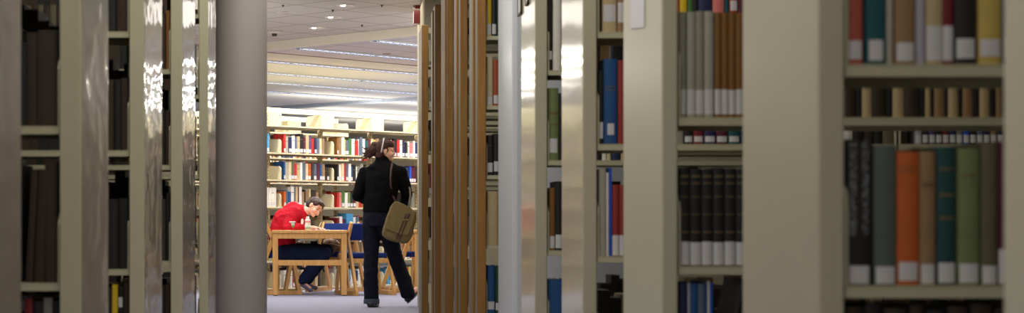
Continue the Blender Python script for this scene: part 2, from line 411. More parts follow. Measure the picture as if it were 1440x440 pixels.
XRt, XLf, XWd = .7190, -.6011, .652
DR = [1.44, 2.81, 4.18, 5.55, 6.92]
DW = [8.95, 10.3, 11.7, 13.05, 14.4]
DL = [2.94, 4.31, 5.69, 7.06, 8.42]
ORD = ['first', 'second', 'third', 'fourth', 'fifth', 'sixth', 'seventh', 'eighth', 'ninth', 'tenth', 'eleventh', 'twelfth', 'thirteenth', 'fourteenth', 'fifteenth', 'sixteenth', 'seventeenth', 'eighteenth', 'nineteenth', 'twentieth', 'twenty-first', 'twenty-second', 'twenty-third', 'twenty-fourth', 'twenty-fifth', 'twenty-sixth']
GR, GL, GW = 'cream steel shelving on the right', 'cream steel shelving on the left', 'oak edged shelving beyond the pier'
RL = ['cream steel bookshelf whose blurred end panel closes the right edge', 'cream steel bookshelf nearest on the right, holding orange and black books',
      'second cream steel bookshelf on the right, holding black volumes', 'third cream steel bookshelf on the right, holding a big blue book',
      'fourth cream steel bookshelf on the right, narrow gap with green book']
for i, d in enumerate(DR):
    D = (.585, .53, .57, .53, .52)[i]
    t = build_range(RL[i], XRt, d, 1, D, t=(.04, .040, .036, .042, .046)[i], bays=1 if i == 0 else 2, pm=PANEL if i in (0, 2) else PANEL_G, group=GR)
WL = ['oak edged bookshelf just beyond the pier, with yellow and orange books', 'second oak edged bookshelf beyond the pier', 'third oak edged bookshelf beyond the pier',
      'fourth oak edged bookshelf beyond the pier, top lower than its neighbour', 'farthest oak edged bookshelf, lowest top, beside the beige wall end']
for i, d in enumerate(DW):
    x0 = (.652, .656, .663, .655, .621)[i]
    build_range(WL[i], x0, d, 1, .55, t=(.042, .041, .041, .045, .050)[i], hgt=2.35, bays=1, pm=SILVER, em=OAK, group=GW, face=((.14, .24),) if i in (0, 1, 3) else ((.05, .5),) if i == 2 else ())
LL = ['cream steel bookshelf whose blurred grey end panel closes the left edge', 'second cream steel bookshelf on the left, with tall dark brown volumes',
      'third cream steel bookshelf on the left, with a small yellow item', 'fourth cream steel bookshelf on the left, next to last before the column', 'fifth cream steel bookshelf on the left, touching the grey column in view']
for i, d in enumerate(DL):
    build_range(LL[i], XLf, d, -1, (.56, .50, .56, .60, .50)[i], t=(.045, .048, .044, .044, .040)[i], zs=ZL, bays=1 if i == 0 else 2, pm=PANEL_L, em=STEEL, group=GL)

# label holders and sheets on the end panels
def holder(nm, lab, x, d, z, w, h, m=LABEL, out=-1):
    t = thing(nm, lab, 'card holder', (x, d, z))
    bm = bmesh.new(); a, b = sorted((0, out*.004)); box(bm, a, b, -w/2, w/2, -h/2, h/2)
    box(bm, *sorted((0, out*.008)), -w/2, -w/2+.008, -h/2, h/2); box(bm, *sorted((0, out*.008)), w/2-.008, w/2, -h/2, h/2); box(bm, *sorted((0, out*.008)), -w/2, w/2, -h/2, -h/2+.008)
    obj('frame', bm, mat('dark_brown_frame', (92, 84, 66), .5), t)
    bm = bmesh.new(); a, b = sorted((out*.0042, out*.0055)); box(bm, a, b, -w/2+.009, w/2-.009, -h/2+.009, h/2-.002); obj('card', bm, m, t)
holder('card_holder', 'framed card holder on the fourth right end panel, the lower one', XRt, 7.47, wz(2, 7.47), .13, .11)
holder('card_holder', 'framed card holder on the fourth right end panel, cut by the frame top', XRt, 7.18, wz(-7, 7.18), .10, .075)
bm = bmesh.new(); a = [(wx(888, 1)*0-.0005, 0, 0)]
dn, df = 1884/427.0, 1884/408.0
zt = 1.50
prism(bm, [(dn, wz(38, dn)), (df, wz(40, df)), (df, zt+.02), (dn, zt+.02)], XRt-.0025, XRt-.0006, 'x')
tag(obj('paper_sheet', bm, mat('white_notice_paper', (214, 214, 224), .5)), 'white paper notice hanging on the end panel of the second right bookshelf', 'paper')

# ------------------------------------------------------------------ books
CLOTH = {}
PAL = dict(salmon=(172, 82, 66), teal=(0, 78, 88), pale_grey=(168, 166, 154), tan=(148, 116, 82), lilac=(178, 174, 190), cream=(190, 168, 128), dark_red=(112, 14, 26), black=(22, 21, 22),
           yellow=(196, 170, 88), bright_yellow=(214, 180, 20), grey_green=(84, 94, 88), orange=(192, 92, 26), dark_teal=(12, 66, 66), sage_green=(112, 126, 78), olive=(96, 90, 66), maroon=(84, 14, 44),
           light_grey=(150, 148, 132), brown=(128, 86, 34), dark_brown=(48, 32, 19), blue=(20, 74, 130), navy=(26, 34, 78), bright_blue=(30, 80, 190), sky_blue=(70, 150, 200), red=(178, 34, 32), dull_red=(140, 44, 38),
           green=(64, 112, 56), dark_green=(22, 50, 36), white=(222, 220, 214), purple=(80, 60, 110), pink=(214, 120, 120), slate=(86, 100, 124), grey=(120, 118, 112), rust=(160, 74, 40), beige=(200, 186, 150), umber=(52, 39, 29))
def cloth(c):
    if c not in CLOTH:
        CLOTH[c] = mat('book_cloth_'+c, PAL[c], .62, .08, noise=.16, nscale=18, bump=.12, bscale=500)
    return CLOTH[c]
def text_mat():
    m = mat('black_cloth_with_faded_lettering', PAL['black'], .6)
    nt = m.node_tree; b = nt.nodes['Principled BSDF']; src = b.inputs['Base Color'].links[0].from_socket
    tc = nt.nodes.new('ShaderNodeTexCoord'); mp = nt.nodes.new('ShaderNodeMapping'); mp.inputs['Scale'].default_value = (1, 1, 1)
    nt.links.new(tc.outputs['Object'], mp.inputs[0])
    n = nt.nodes.new('ShaderNodeTexVoronoi'); n.feature = 'DISTANCE_TO_EDGE'; n.inputs['Scale'].default_value = 150; nt.links.new(mp.outputs[0], n.inputs['Vector'])
    c = nt.nodes.new('ShaderNodeMath'); c.operation = 'LESS_THAN'; c.inputs[1].default_value = .09; nt.links.new(n.outputs['Distance'], c.inputs[0])
    sp = nt.nodes.new('ShaderNodeSeparateXYZ'); nt.links.new(tc.outputs['Object'], sp.inputs[0])
    f = nt.nodes.new('ShaderNodeMath'); f.operation = 'MULTIPLY'; f.inputs[1].default_value = 1/.019; nt.links.new(sp.outputs['X'], f.inputs[0])
    g = nt.nodes.new('ShaderNodeMath'); g.operation = 'FRACT'; nt.links.new(f.outputs[0], g.inputs[0])
    a = nt.nodes.new('ShaderNodeMath'); a.operation = 'SUBTRACT'; a.inputs[1].default_value = .5; nt.links.new(g.outputs[0], a.inputs[0])
    a2 = nt.nodes.new('ShaderNodeMath'); a2.operation = 'ABSOLUTE'; nt.links.new(a.outputs[0], a2.inputs[0])
    a3 = nt.nodes.new('ShaderNodeMath'); a3.operation = 'LESS_THAN'; a3.inputs[1].default_value = .26; nt.links.new(a2.outputs[0], a3.inputs[0])
    z1 = nt.nodes.new('ShaderNodeMath'); z1.operation = 'GREATER_THAN'; z1.inputs[1].default_value = .075; nt.links.new(sp.outputs['Z'], z1.inputs[0])
    k = nt.nodes.new('ShaderNodeMath'); k.operation = 'MULTIPLY'; nt.links.new(c.outputs[0], k.inputs[0]); nt.links.new(a3.outputs[0], k.inputs[1])
    k2 = nt.nodes.new('ShaderNodeMath'); k2.operation = 'MULTIPLY'; nt.links.new(k.outputs[0], k2.inputs[0]); nt.links.new(z1.outputs[0], k2.inputs[1])
    mx = nt.nodes.new('ShaderNodeMix'); mx.data_type = 'RGBA'; nt.links.new(k2.outputs[0], mx.inputs['Factor']); nt.links.new(src, mx.inputs['A']); mx.inputs['B'].default_value = (*lin((130, 132, 138)), 1)
    nt.links.new(mx.outputs['Result'], b.inputs['Base Color']); return m
def cover_mesh(w, h, D, n=6):
    """cloth case: rounded spine towards -y, two boards, hollow where the pages sit. origin bottom centre of the spine"""
    bm = bmesh.new(); t = min(.0025, w*.12); bul = min(w*.16, .006)
    out = []
    for i in range(n+1):
        a = i/n; out.append((-w/2+w*a, -bul*math.sin(math.pi*a)**.7))
    pts = [(-w/2, D)] + out + [(w/2, D), (w/2-t, D)]
    for i in range(n, -1, -1):
        a = i/n; pts.append(((-w/2+w*a)*(1-2*t/w), t+.0005-bul*math.sin(math.pi*a)**.7))
    pts.append((-w/2+t, D))
    A = [bm.verts.new((p[0], p[1], 0)) for p in pts]; B = [bm.verts.new((p[0], p[1], h)) for p in pts]
    N = len(pts)
    for i in range(N): bm.faces.new((A[i], B[i], B[(i+1) % N], A[(i+1) % N]))
    m_ = n+1
    outer = list(range(0, m_+2)); inner = list(range(m_+2, N))[::-1]
    # caps as quads between outer and inner outlines
    for L_, fl in ((A, 0), (B, 1)):
        for i in range(len(outer)-1):
            q = (L_[outer[i]], L_[outer[i+1]], L_[inner[i+1]], L_[inner[i]])
            try: bm.faces.new(q if not fl else q[::-1])
            except Exception: pass
    return bm, bul
def band(bm, w, z0, z1, bul, off, wf=1.0, n=6):
    L = []
    for i in range(n+1):
        a = .5+(i/n-.5)*wf; x = -w/2+w*a; y = -bul*math.sin(math.pi*a)**.7 if 0 < a < 1 else 0
        L.append((bm.verts.new((x, y-off, z0)), bm.verts.new((x, y-off, z1))))
    for (a, b), (c, d) in zip(L, L[1:]): bm.faces.new((a, c, d, b))
books_n = 0
HID = {5: ((529, 545),), 4: ((502, 570),), 3: ((434, 450), (500, 573)), 2: ((379, 455), (500, 577)), 1: ((513, 532), (542, 557)), 0: ((384, 391), (477, 486), (512, 532), (553, 571))}
fill = []
def book(loc, w, h, D, color, label, group, lab=None, bands=(), rotz=0, tilt=0, wf=.86, m=None, detail=True):
    """lab = (z0, z1) of the paper spine label as heights above the bottom edge"""
    global books_n; books_n += 1
    bm, bul = cover_mesh(w, h, D)
    o = obj('book', bm, m or cloth(color), smooth=False)
    tag(o, label, 'book', group)
    o.location = loc
    o.rotation_euler = (0, tilt, rotz)
    bm = bmesh.new(); t = min(.0025, w*.12); box(bm, -w/2+t, w/2-t, t+.001, D-.004, .003, h-.004); obj('page_block', bm, PAGES, o)
    if lab:
        bm = bmesh.new(); band(bm, w, lab[0], lab[1], bul, .0006, wf); obj('spine_label', bm, LABEL, o)
    if bands:
        for (z0, z1) in bands:
            bm = bmesh.new(); band(bm, w, z0, z1, bul, .0004, .8); obj('title_band', bm, GOLD, o)
    return o
used_labels = set()
WORD = lambda c: c.replace('_', ' ')
def row(items, d, z, where, group, depth=.19, start=0, bottom=None, ordw='from its end panel', labfull=False):
    """items: (x0, x1, ytop, colour, (ly0, ly1) or None[, opts]) in picture pixels, all on one shelf whose spines stand at distance d"""
    s = F/d; yb = CY+(H-z)*s
    for i, it in enumerate(items):
        x0, x1, yt, c, ll = it[:5]; op = it[5] if len(it) > 5 else {}
        w = (x1-x0-.3)/s; h = (yb-yt)/s
        lab = ((yb-ll[1])/s, (yb-ll[0])/s) if ll else None
        if lab: lab = (max(.002, lab[0]), min(h-.004, lab[1]))
        tl = op.get('tilt', 0)
        x = wx((x0+x1)/2, d) if not tl else wx(x0, d)+w/2
        kinds = op.get('say', WORD(c))
        text = '%s book, %s %s, %s' % (kinds, ORD[i+start], ordw, where)
        text = op.get('label', text)
        book((x, d+op.get('back', 0), z+.0005), w, h, op.get('D', depth), c, text, group, lab, op.get('bands', ()), tilt=tl, wf=op.get('wf', .86), m=op.get('m'))
S = .022   # spines stand this far behind the front edge
# --- nearest right range
G = 'books on the nearest right shelves'
row([(1189.5, 1213, -30, 'salmon', (58, 84)), (1217, 1245, -60, 'teal', (57, 86), {'wf': .72}), (1246.5, 1256, -40, 'pale_grey', None), (1257.5, 1285, -35, 'tan', (61, 87), {'back': -.004}),
     (1287, 1300, -28, 'lilac', None), (1302, 1325, -50, 'cream', (37, 86), {'wf': 1}), (1325.5, 1340, -55, 'dark_red', (37, 86), {'wf': 1}), (1342, 1372, -42, 'black', (55, 83)), (1375, 1408, -30, 'yellow', (56, 80)),
     (1409, 1434, -36, 'navy', (52, 82))],
    2.81+S, ZS[3], 'nearest right bookshelf, upper row', G)
row([(1187.5, 1227, 198, 'black', (374, 400), {'m': text_mat(), 'wf': .7, 'label': 'wide black book with faded white lettering, nearest right bookshelf, lower row'}), (1228.5, 1260, 205, 'grey_green', (375, 401)),
     (1261, 1292, 214, 'orange', (369, 395), {'bands': ((.178, .180), (.172, .174))}), (1293, 1315, 213, 'tan', (372, 400), {'bands': ((.15, .156),)}), (1317, 1344, 207, 'dark_teal', (370, 398), {'bands': ((.10, .104), (.135, .139), (.175, .178))}), (1346, 1377, 209, 'sage_green', (371, 398), {'bands': ((.165, .168),)}), (1379, 1402, 201, 'olive', (374, 400)),
     (1404, 1430, 199, 'maroon', (351, 400), {'wf': 1})],
    2.81+S, ZS[2], 'nearest right bookshelf, lower row', G)
row([(1190, 1214, 432, 'dark_brown', None), (1216, 1240, 428, 'black', None), (1243, 1276, 434, 'umber', None), (1279, 1300, 430, 'dark_brown', None), (1303, 1330, 436, 'black', None), (1333, 1362, 431, 'umber', None), (1365, 1395, 428, 'dark_brown', None), (1398, 1425, 434, 'black', None)],
    2.81+S, ZS[1], 'nearest right bookshelf, lowest visible row', G)
# --- second right range
G = 'books on the second right bookshelf'
d = 4.18+S
row([(953, 964.5, 17, 'light_grey', (126, 161), {'wf': 1}), (966, 978, 17, 'pale_grey', (126, 161), {'wf': 1}), (978.6, 990, 16, 'light_grey', (127, 161), {'wf': 1}), (990.6, 1003.6, 16, 'pale_grey', (126, 161), {'wf': 1}),
     (1005, 1014.6, 18, 'brown', (126, 161), {'wf': 1}), (1015, 1024.6, 18, 'brown', (126, 161), {'wf': 1}), (1025, 1034.6, 17, 'brown', (127, 161), {'wf': 1}), (1035, 1045.5, 18, 'brown', (126, 161), {'wf': 1}), (1046, 1056, 18, 'brown', (126, 161), {'wf': 1})],
    d, ZS[3], 'second right bookshelf, upper row', G)
BB = lambda: {'wf': 1, 'bands': ((.20, .204), (.185, .188), (.155, .157), (.115, .117), (.075, .078))}
row([(954.5+16.1*i, 970+16.1*i, 236+(i % 3), 'black', (340+(i % 2), 375), BB()) for i in range(7)], d, ZS[2], 'second right bookshelf, gilt set', G)
row([(954.5, 966.5, 398, 'navy', None, {'bands': ((.10, .103),)}), (967, 970.5, 398, 'lilac', None), (971, 981, 399, 'blue', None), (981.5, 991, 399, 'slate', None), (991.5, 994.5, 398, 'blue', None), (995, 998, 395, 'white', None), (998.5, 1002.5, 398, 'bright_blue', None)],
    d, ZS[1], 'second right bookshelf, low row', G)
row([(1004, 1013, 389, 'black', None, {'tilt': .20, 'say': 'leaning black'}), (1015.5, 1022, 389, 'olive', None, {'tilt': .20, 'say': 'leaning olive'}), (1025, 1033, 391, 'dark_brown', None, {'tilt': .19, 'say': 'leaning dark brown'}), (1035.5, 1042.5, 389, 'olive', None, {'tilt': .18, 'say': 'leaning olive'}), (1045, 1053, 391, 'black', None, {'tilt': .17, 'say': 'leaning black'})],
    d, ZS[1], 'second right bookshelf, low row', G, start=7)
# seen through the gap over the nearest lower row
def through(d, z, pxs, where, G, start, hh=.22):
    its = [(a, b, CY-(z+hh-H)*F/d, c, ((CY-(z-H)*F/d)-l[0], (CY-(z-H)*F/d)-l[1]) if l else None) for a, b, c, l in pxs]
    row(its, d, z, where, G, start=start)
Z3 = ZS[3]
def seq(x0, x1, pat, wmin, wmax, rnd, lab=None):
    out = []; x = x0; i = 0
    while x < x1:
        w = rnd.uniform(wmin, wmax); c = pat[i % len(pat)]; out.append((x, x+w, c, lab)); x += w+.4; i += 1
    return out
rnd = random.Random(4)
through(d, Z3, [(1180+a/3.667, 1180+b/3.667, c, None) for a, b, c in ((25, 88, 'dark_brown'), (90, 116, 'black'), (118, 170, 'cream'), (172, 243, 'dark_brown'), (245, 274, 'black'), (276, 336, 'cream'), (338, 418, 'umber'), (420, 442, 'black'), (444, 472, 'cream'), (474, 488, 'black'), (490, 545, 'tan'), (547, 560, 'black'), (562, 615, 'cream'), (617, 634, 'black'), (636, 690, 'tan'), (692, 722, 'black'), (724, 776, 'cream'), (778, 806, 'black'), (808, 845, 'tan'))],
        'second right bookshelf, seen behind', G, 4)
G = 'books on the third right bookshelf'
d = 5.55+S
through(d, Z3, [(1187, 1199, 'white', (13, 2)), (1200, 1214, 'black', None), (1215, 1228, 'dark_brown', None), (1229, 1240, 'black', None), (1241, 1262, 'olive', None), (1263, 1276, 'dark_brown', None)] +
        [(1287+9.6*i, 1296+9.6*i, c, (13, 2)) for i, c in enumerate(('lilac', 'black', 'purple', 'black', 'dark_red', 'navy', 'grey', 'bright_blue', 'black', 'slate', 'navy', 'tan', 'navy'))],
        'third right bookshelf, seen through gap', G, 6)
through(d, Z3, [(946, 961, 'light_grey', None), (962, 974, 'black', (11, 3)), (975, 989, 'dark_red', (11, 3)), (990, 1006, 'navy', (11, 3)), (1007, 1023, 'maroon', (11, 3)), (1024, 1040, 'teal', (11, 3)), (1041, 1054, 'navy', None)],
        'third right bookshelf, behind grey set', G, 0)
s3 = F/d; yb4 = CY-(ZS[4]-H)*s3
row([(847, 867, -60, 'cream', (7, 31)), (868, 878, -50, 'tan', (4, 32))], d, ZS[4], 'third right bookshelf, top row', G)
row([(841, 848.5, 100, 'black', (172, 195)), (849, 868, 83, 'blue', (174, 190), {'wf': .5, 'bands': ((.17, .172), (.16, .162))}), (869, 879, 85, 'dull_red', None)], d, ZS[3], 'third right bookshelf, middle row', G)
row([(842, 852, 238, 'pale_grey', None), (852.5, 856, 243, 'white', None), (856.5, 860.5, 236, 'bright_blue', None), (861, 870.5, 260, 'dull_red', (331, 360), {'wf': 1}), (871, 880, 260, 'dull_red', (331, 360), {'wf': 1})], d, ZS[2], 'third right bookshelf, lower row', G)
through(d, ZS[4], [(947, 955, 'orange', None), (956, 966, 'bright_yellow', None), (967, 974, 'green', None), (974.5, 981, 'black', None), (982, 1001, 'navy', None), (1002, 1018, 'pink', None), (1019, 1025, 'teal', None), (1026, 1037, 'red', (44, 30)), (1038, 1047, 'maroon', None), (1048, 1058, 'cream', None)],
        'third right bookshelf, over grey set', G, 0)
# --- fourth right range
G = 'books on the fourth right bookshelf'
d = 6.92+S
row([(767, 777, -20, 'black', (72, 84)), (777.5, 789, -30, 'white', None), (789.5, 800, -20, 'tan', None)], d, ZS[4], 'fourth right bookshelf, top row', G)
row([(770.5, 785.5, 124, 'sage_green', (195, 215), {'bands': ((.17, .18), (.13, .135)), 'wf': .75}), (786, 796, 131, 'black', None)], d, ZS[3], 'fourth right bookshelf, middle row', G)
row([(772.5, 780.5, 264, 'brown', (332, 349)), (781, 791, 255, 'black', (330, 349), {'wf': 1})], d, ZS[2], 'fourth right bookshelf, lower row', G)
row([(771, 795, 393, 'blue', None)], d, ZS[1], 'fourth right bookshelf, lowest visible row', G)
# books of the fourth range seen over the tops in the third
through(d, Z3+.0, [(838, 846, 'black', None), (846.5, 853, 'white', None), (853.5, 859, 'beige', None), (860, 872, 'navy', None), (873, 880, 'cream', None)], 'fourth right bookshelf, behind blue book', G, 2, .315)
# --- first oak range
G = 'books on the first oak edged bookshelf'
d = 8.95+S
row([(684.5, 691, -10, 'bright_yellow', (34, 49)), (691.5, 698, -8, 'black', (34, 48)), (698.5, 705, -15, 'dark_green', None)], d, ZS[5], 'first oak edged bookshelf, top row', G)
row([(684.5, 693, 80, 'beige', (136, 147)), (693.5, 701, 84, 'rust', (134, 146))], d, ZS[4], 'first oak edged bookshelf, second row', G)
row([(685, 693.5, 190, 'black', (229, 242), {'bands': ((.14, .142),)}), (694, 702, 188, 'black', (227, 241))], d, ZS[3], 'first oak edged bookshelf, third row', G)
row([(685, 700, 269, 'cream', None), (700.5, 706, 275, 'grey', None)], d, ZS[2], 'first oak edged bookshelf, fourth row', G)
row([(685, 696, 373, 'blue', (424, 435)), (696.5, 703, 374, 'dark_green', (426, 436))], d, ZS[1], 'first oak edged bookshelf, lowest visible row', G)
G = 'slivers of books between the oak edged bookshelves'
for k, (dd, x0, x1, lst) in enumerate(((10.3+S, 657.2, 661, ('black', 'tan', 'black', 'grey', 'beige')), (14.4+S, 603.2, 607.5, ('grey', 'black', 'dull_red', 'dark_brown', 'beige')), (13.05+S, 620.4, 624, ('black', 'brown', 'black', 'navy', 'red')))):
    for j, c in enumerate(lst):
        z = ZS[5-j]
        row([(x0, x1, CY-(z+.24-H)*F/dd, c, None if j % 2 else (CY-(z+.05-H)*F/dd, CY-(z+.005-H)*F/dd))], dd, z, ('second', 'fifth', 'fourth')[k]+' oak edged bookshelf, shelf %s from top' % ('one', 'two', 'three', 'four', 'five')[j], G)
# --- left ranges
G = 'books on the second left bookshelf'
d = 4.31+S; E = 'from its end panel'
def lrow(items, *a, **k): row(items[::-1], *a, **k)
lrow([(30, 37, 60, 'black', None), (37.5, 52, 46, 'dark_brown', None), (52.5, 82, 43, 'umber', None)], d, ZL[3], 'second left bookshelf, upper row', G)
lrow([(36, 46, 240, 'dark_brown', None, {'tilt': .05}), (47.5, 62, 238, 'dark_brown', None, {'tilt': .045}), (63, 81, 228, 'umber', None)], d, ZL[2], 'second left bookshelf, middle row', G)
lrow([(35, 46, 420, 'dark_red', None), (47, 60, 424, 'black', None), (61, 74, 419, 'grey', None), (75, 84, 423, 'black', None)], d, ZL[1], 'second left bookshelf, lowest visible row', G)
G = 'books on the third left bookshelf'
d = 5.69+S
lrow([(150, 163, -20, 'black', None), (164, 181, -24, 'dark_brown', None)], d, ZL[4], 'third left bookshelf, top row', G)
lrow([(149, 160, 112, 'dark_brown', None), (161, 170, 112, 'black', None), (170.5, 181, 110, 'umber', None)], d, ZL[3], 'third left bookshelf, upper row', G)
lrow([(150, 166, 280, 'black', None), (166.5, 182, 279, 'black', None)], d, ZL[2], 'third left bookshelf, middle row', G)
lrow([(150, 157, 404, 'black', None), (157.5, 165.5, 400, 'bright_yellow', None), (166, 173, 402, 'black', (418, 432)), (173.5, 182, 395, 'dark_brown', None)], d, ZL[1], 'third left bookshelf, lowest visible row', G)
G = 'books on the fourth left bookshelf'
d = 7.06+S
lrow([(226, 233, 20, 'dark_brown', None), (233.5, 239.5, 15, 'brown', None)], d, ZL[4], 'fourth left bookshelf, top row', G)
lrow([(226, 232, 158, 'black', None), (232.5, 239.5, 155, 'dark_brown', None)], d, ZL[3], 'fourth left bookshelf, upper row', G)
lrow([(226, 233, 280, 'umber', None), (233.5, 239.5, 272, 'black', None)], d, ZL[2], 'fourth left bookshelf, middle row', G)
lrow([(226, 232, 402, 'black', None), (232.5, 239.5, 400, 'dark_brown', None)], d, ZL[1], 'fourth left bookshelf, lowest visible row', G)
# rows of the far left ranges glimpsed above the books of the second
G = 'books on the third left bookshelf'
d = 5.69+S
lrow([(36, 44, 8, 'olive', None), (44.5, 53, 6, 'dark_brown', None), (53.5, 61, 7, 'olive', None), (61.5, 70, 9, 'dark_brown', None), (70.5, 79, 7, 'olive', None), (79.5, 86, 9, 'dark_brown', None)], d, ZL[4], 'third left bookshelf, seen behind', G)

# ------------------------------------------------------------------ reading room bookcases, turned by 45 degrees
P0 = Vector((-.92, 23.2)); U = Vector((math.sqrt(.5), math.sqrt(.5))); V = Vector((-math.sqrt(.5), math.sqrt(.5)))
BAY = .915; RD = .52
def rorigin(u, v): p = P0+U*u+V*v; return (p.x, p.y, 0)
ZR = [.04, .37, .705, 1.04, 1.376, 1.71, 2.046]
b1 = build_range('long ivory open bookcase full of colourful books behind the tables', 0, 0, 1, RD, hgt=2.29, zs=ZR, zr=ZR, bays=4, bay=BAY, steel=STEEL_IN, rotz=R45, panel=False, origin=rorigin(-BAY, -RD/2), open_post=True, sd=.235, group='ivory bookcases in the reading room')
b2 = build_range('ivory bookcase glimpsed between the shelves of the front one', 0, 0, 1, RD, hgt=2.29, zs=ZR, zr=ZR, bays=4, bay=BAY, steel=STEEL_IN, rotz=R45, panel=False, origin=rorigin(-BAY-.3, -RD/2+1.25), open_post=True, sd=.235, group='ivory bookcases in the reading room')
b3 = build_range('farthest ivory bookcase behind the two others', 0, 0, 1, RD, hgt=2.29, zs=ZR, zr=ZR, bays=4, bay=BAY, steel=STEEL_IN, rotz=R45, panel=False, origin=rorigin(-BAY-.7, -RD/2+2.55), open_post=True, sd=.235, group='ivory bookcases in the reading room')
CF = P0.y-P0.x                # Y - X of the post line
VS = -RD/2+.03                # spine line, local depth
def px2u(px):
    c = CF+VS*math.sqrt(2)    # Y - X on the spine line
    t = (px-CX)/F; X = c*t/(1-t)
    return (X-P0.x-V.x*VS)/U.x
G = 'colourful books in the reading room bookcase'
BAYN = {0: 'left bay', 1: 'middle bay', 2: 'right bay'}
RN = {5: 'top row', 4: 'second row', 3: 'third row', 2: 'fourth row', 1: 'fifth row', 0: 'bottom row'}
rr = random.Random(11)
def rrow(bay, zi, px0, spec, h0=.21, jit=.02, start=0):
    """spec: string of colour[*width px][^height m][~] separated by spaces; ~ leans; _ leaves a gap"""
    u = px2u(px0); n = start; z = ZR[zi]
    for tok in spec.split():
        lean = tok.endswith('~'); tok = tok.rstrip('~')
        h = h0+rr.uniform(-jit, jit)
        if '^' in tok: tok, hh = tok.split('^'); h = float(hh)
        wpx = rr.uniform(3.1, 4.4)
        if '*' in tok: tok, ww = tok.split('*'); wpx = float(ww)
        w = wpx/(F/23.9)*1.40; D = rr.uniform(.15, .19)
        if u+w+(h*.28 if lean else 0) > (bay+1)*BAY-.022: break
        if tok != '_':
            q = P0+U*(u+w/2)+V*VS; pxc = CX+F*q.x/q.y
            if any(a < pxc < b_ for a, b_ in HID.get(zi, ())):
                fill.append((u, w, h, z, tok)); u += w; n += 1; continue
            p = P0+U*(u+w/2+(h*.12 if lean else 0))+V*(VS+rr.uniform(0, .012))
            lab = None if rr.random() < .22 else (.012, .055)
            nm = '%s book, %s from left in %s, %s of the reading room bookcase' % (WORD(tok), ORD[n], BAYN[bay], RN[zi])
            book((p.x, p.y, z+.0006), w*.97, h, D, tok, nm, G, lab, ((h*.70, h*.73),) if rr.random() < .4 else (), rotz=R45, tilt=(.30 if lean else 0), wf=.9)
            n += 1
        u += w + (h*.28 if lean else 0)
    return n
BAYN[-1] = 'edge bay'
rrow(0, 5, 399.5, 'red*2.5^.235 pale_grey navy white slate cream*4 black*4.5^.245 maroon cream purple red*4 navy slate beige tan _*4 white~')
rrow(1, 5, 474.5, 'brown*2.5^.22 tan white*4 bright_yellow*2 slate green*4 white red*5 white*2 slate*4^.24 white teal dark_red beige yellow*3 tan')
rrow(2, 5, 545.5, 'red*2 white*4 dark_red black*4^.24 red*4 white navy*4 black white pink*5 white navy*4 white*4 beige')
rrow(-1, 5, 373, 'slate*3^.24 sky_blue*3^.23')
rrow(0, 4, 399.5, 'blue*2^.225 pale_grey*4 beige olive red*4 cream white slate beige orange*4 umber*4 slate maroon blue*3 tan dark_brown*3^.17 dark_brown*3^.17 umber^.17')
rrow(1, 4, 474.5, 'black*2.5^.215 white beige red*3 slate white blue*3 black white*2 grey*4 light_grey grey*4 olive grey')
rrow(2, 4, 566, 'slate blue*4 navy*3 bright_blue*3 maroon*4 maroon*3 dark_brown*4 olive', start=6)
rrow(-1, 3, 374, 'white*4^.235 white*3^.23 white*4^.235 white*3^.235 white*4^.23')
rrow(0, 3, 399.5, 'orange*2.5^.19 slate*3 blue*4^.19 white*4^.25 slate*2^.24 cream*3^.25 maroon*2^.25 white*4^.25 tan*3^.19 black*2 tan beige*2 dark_brown umber tan^.19')
rrow(1, 3, 474.5, 'red*2.5^.19 pink*4 green*4 white sage_green*4 dark_green maroon*4 cream red*4 brown white red slate beige', h0=.195)
rrow(2, 3, 568, 'black*3 bright_yellow*2 black olive*4 grey', h0=.19, start=8)
rrow(1, 2, 474.5, 'dark_red*3^.20 white*4 red*2 navy*4 sky_blue*6^.26 sky_blue*4^.25 white slate', h0=.2)
rrow(1, 1, 474.5, 'dark_brown*4 white cream blue*4^.22 white dark_brown*4 brown beige olive*4 tan', h0=.2)
rrow(2, 1, 545, 'umber*4 cream dark_brown beige olive*4 tan brown white tan', h0=.2)
rrow(-1, 0, 386, 'beige*4 white*4', h0=.2)
rrow(0, 0, 399.5, 'white*5 cream white*3 rust white tan beige white*4 brown umber tan cream*4 dark_brown', h0=.2)
rrow(1, 0, 474.5, 'white*2 cream*4 pink*3 white red*2 sky_blue*4 white slate navy*3 white beige', h0=.2)
rrow(2, 0, 545.5, 'sky_blue*3 teal*4 slate white blue*4 sky_blue*3 yellow*4 red*5 yellow*3 tan slate*4', h0=.215)
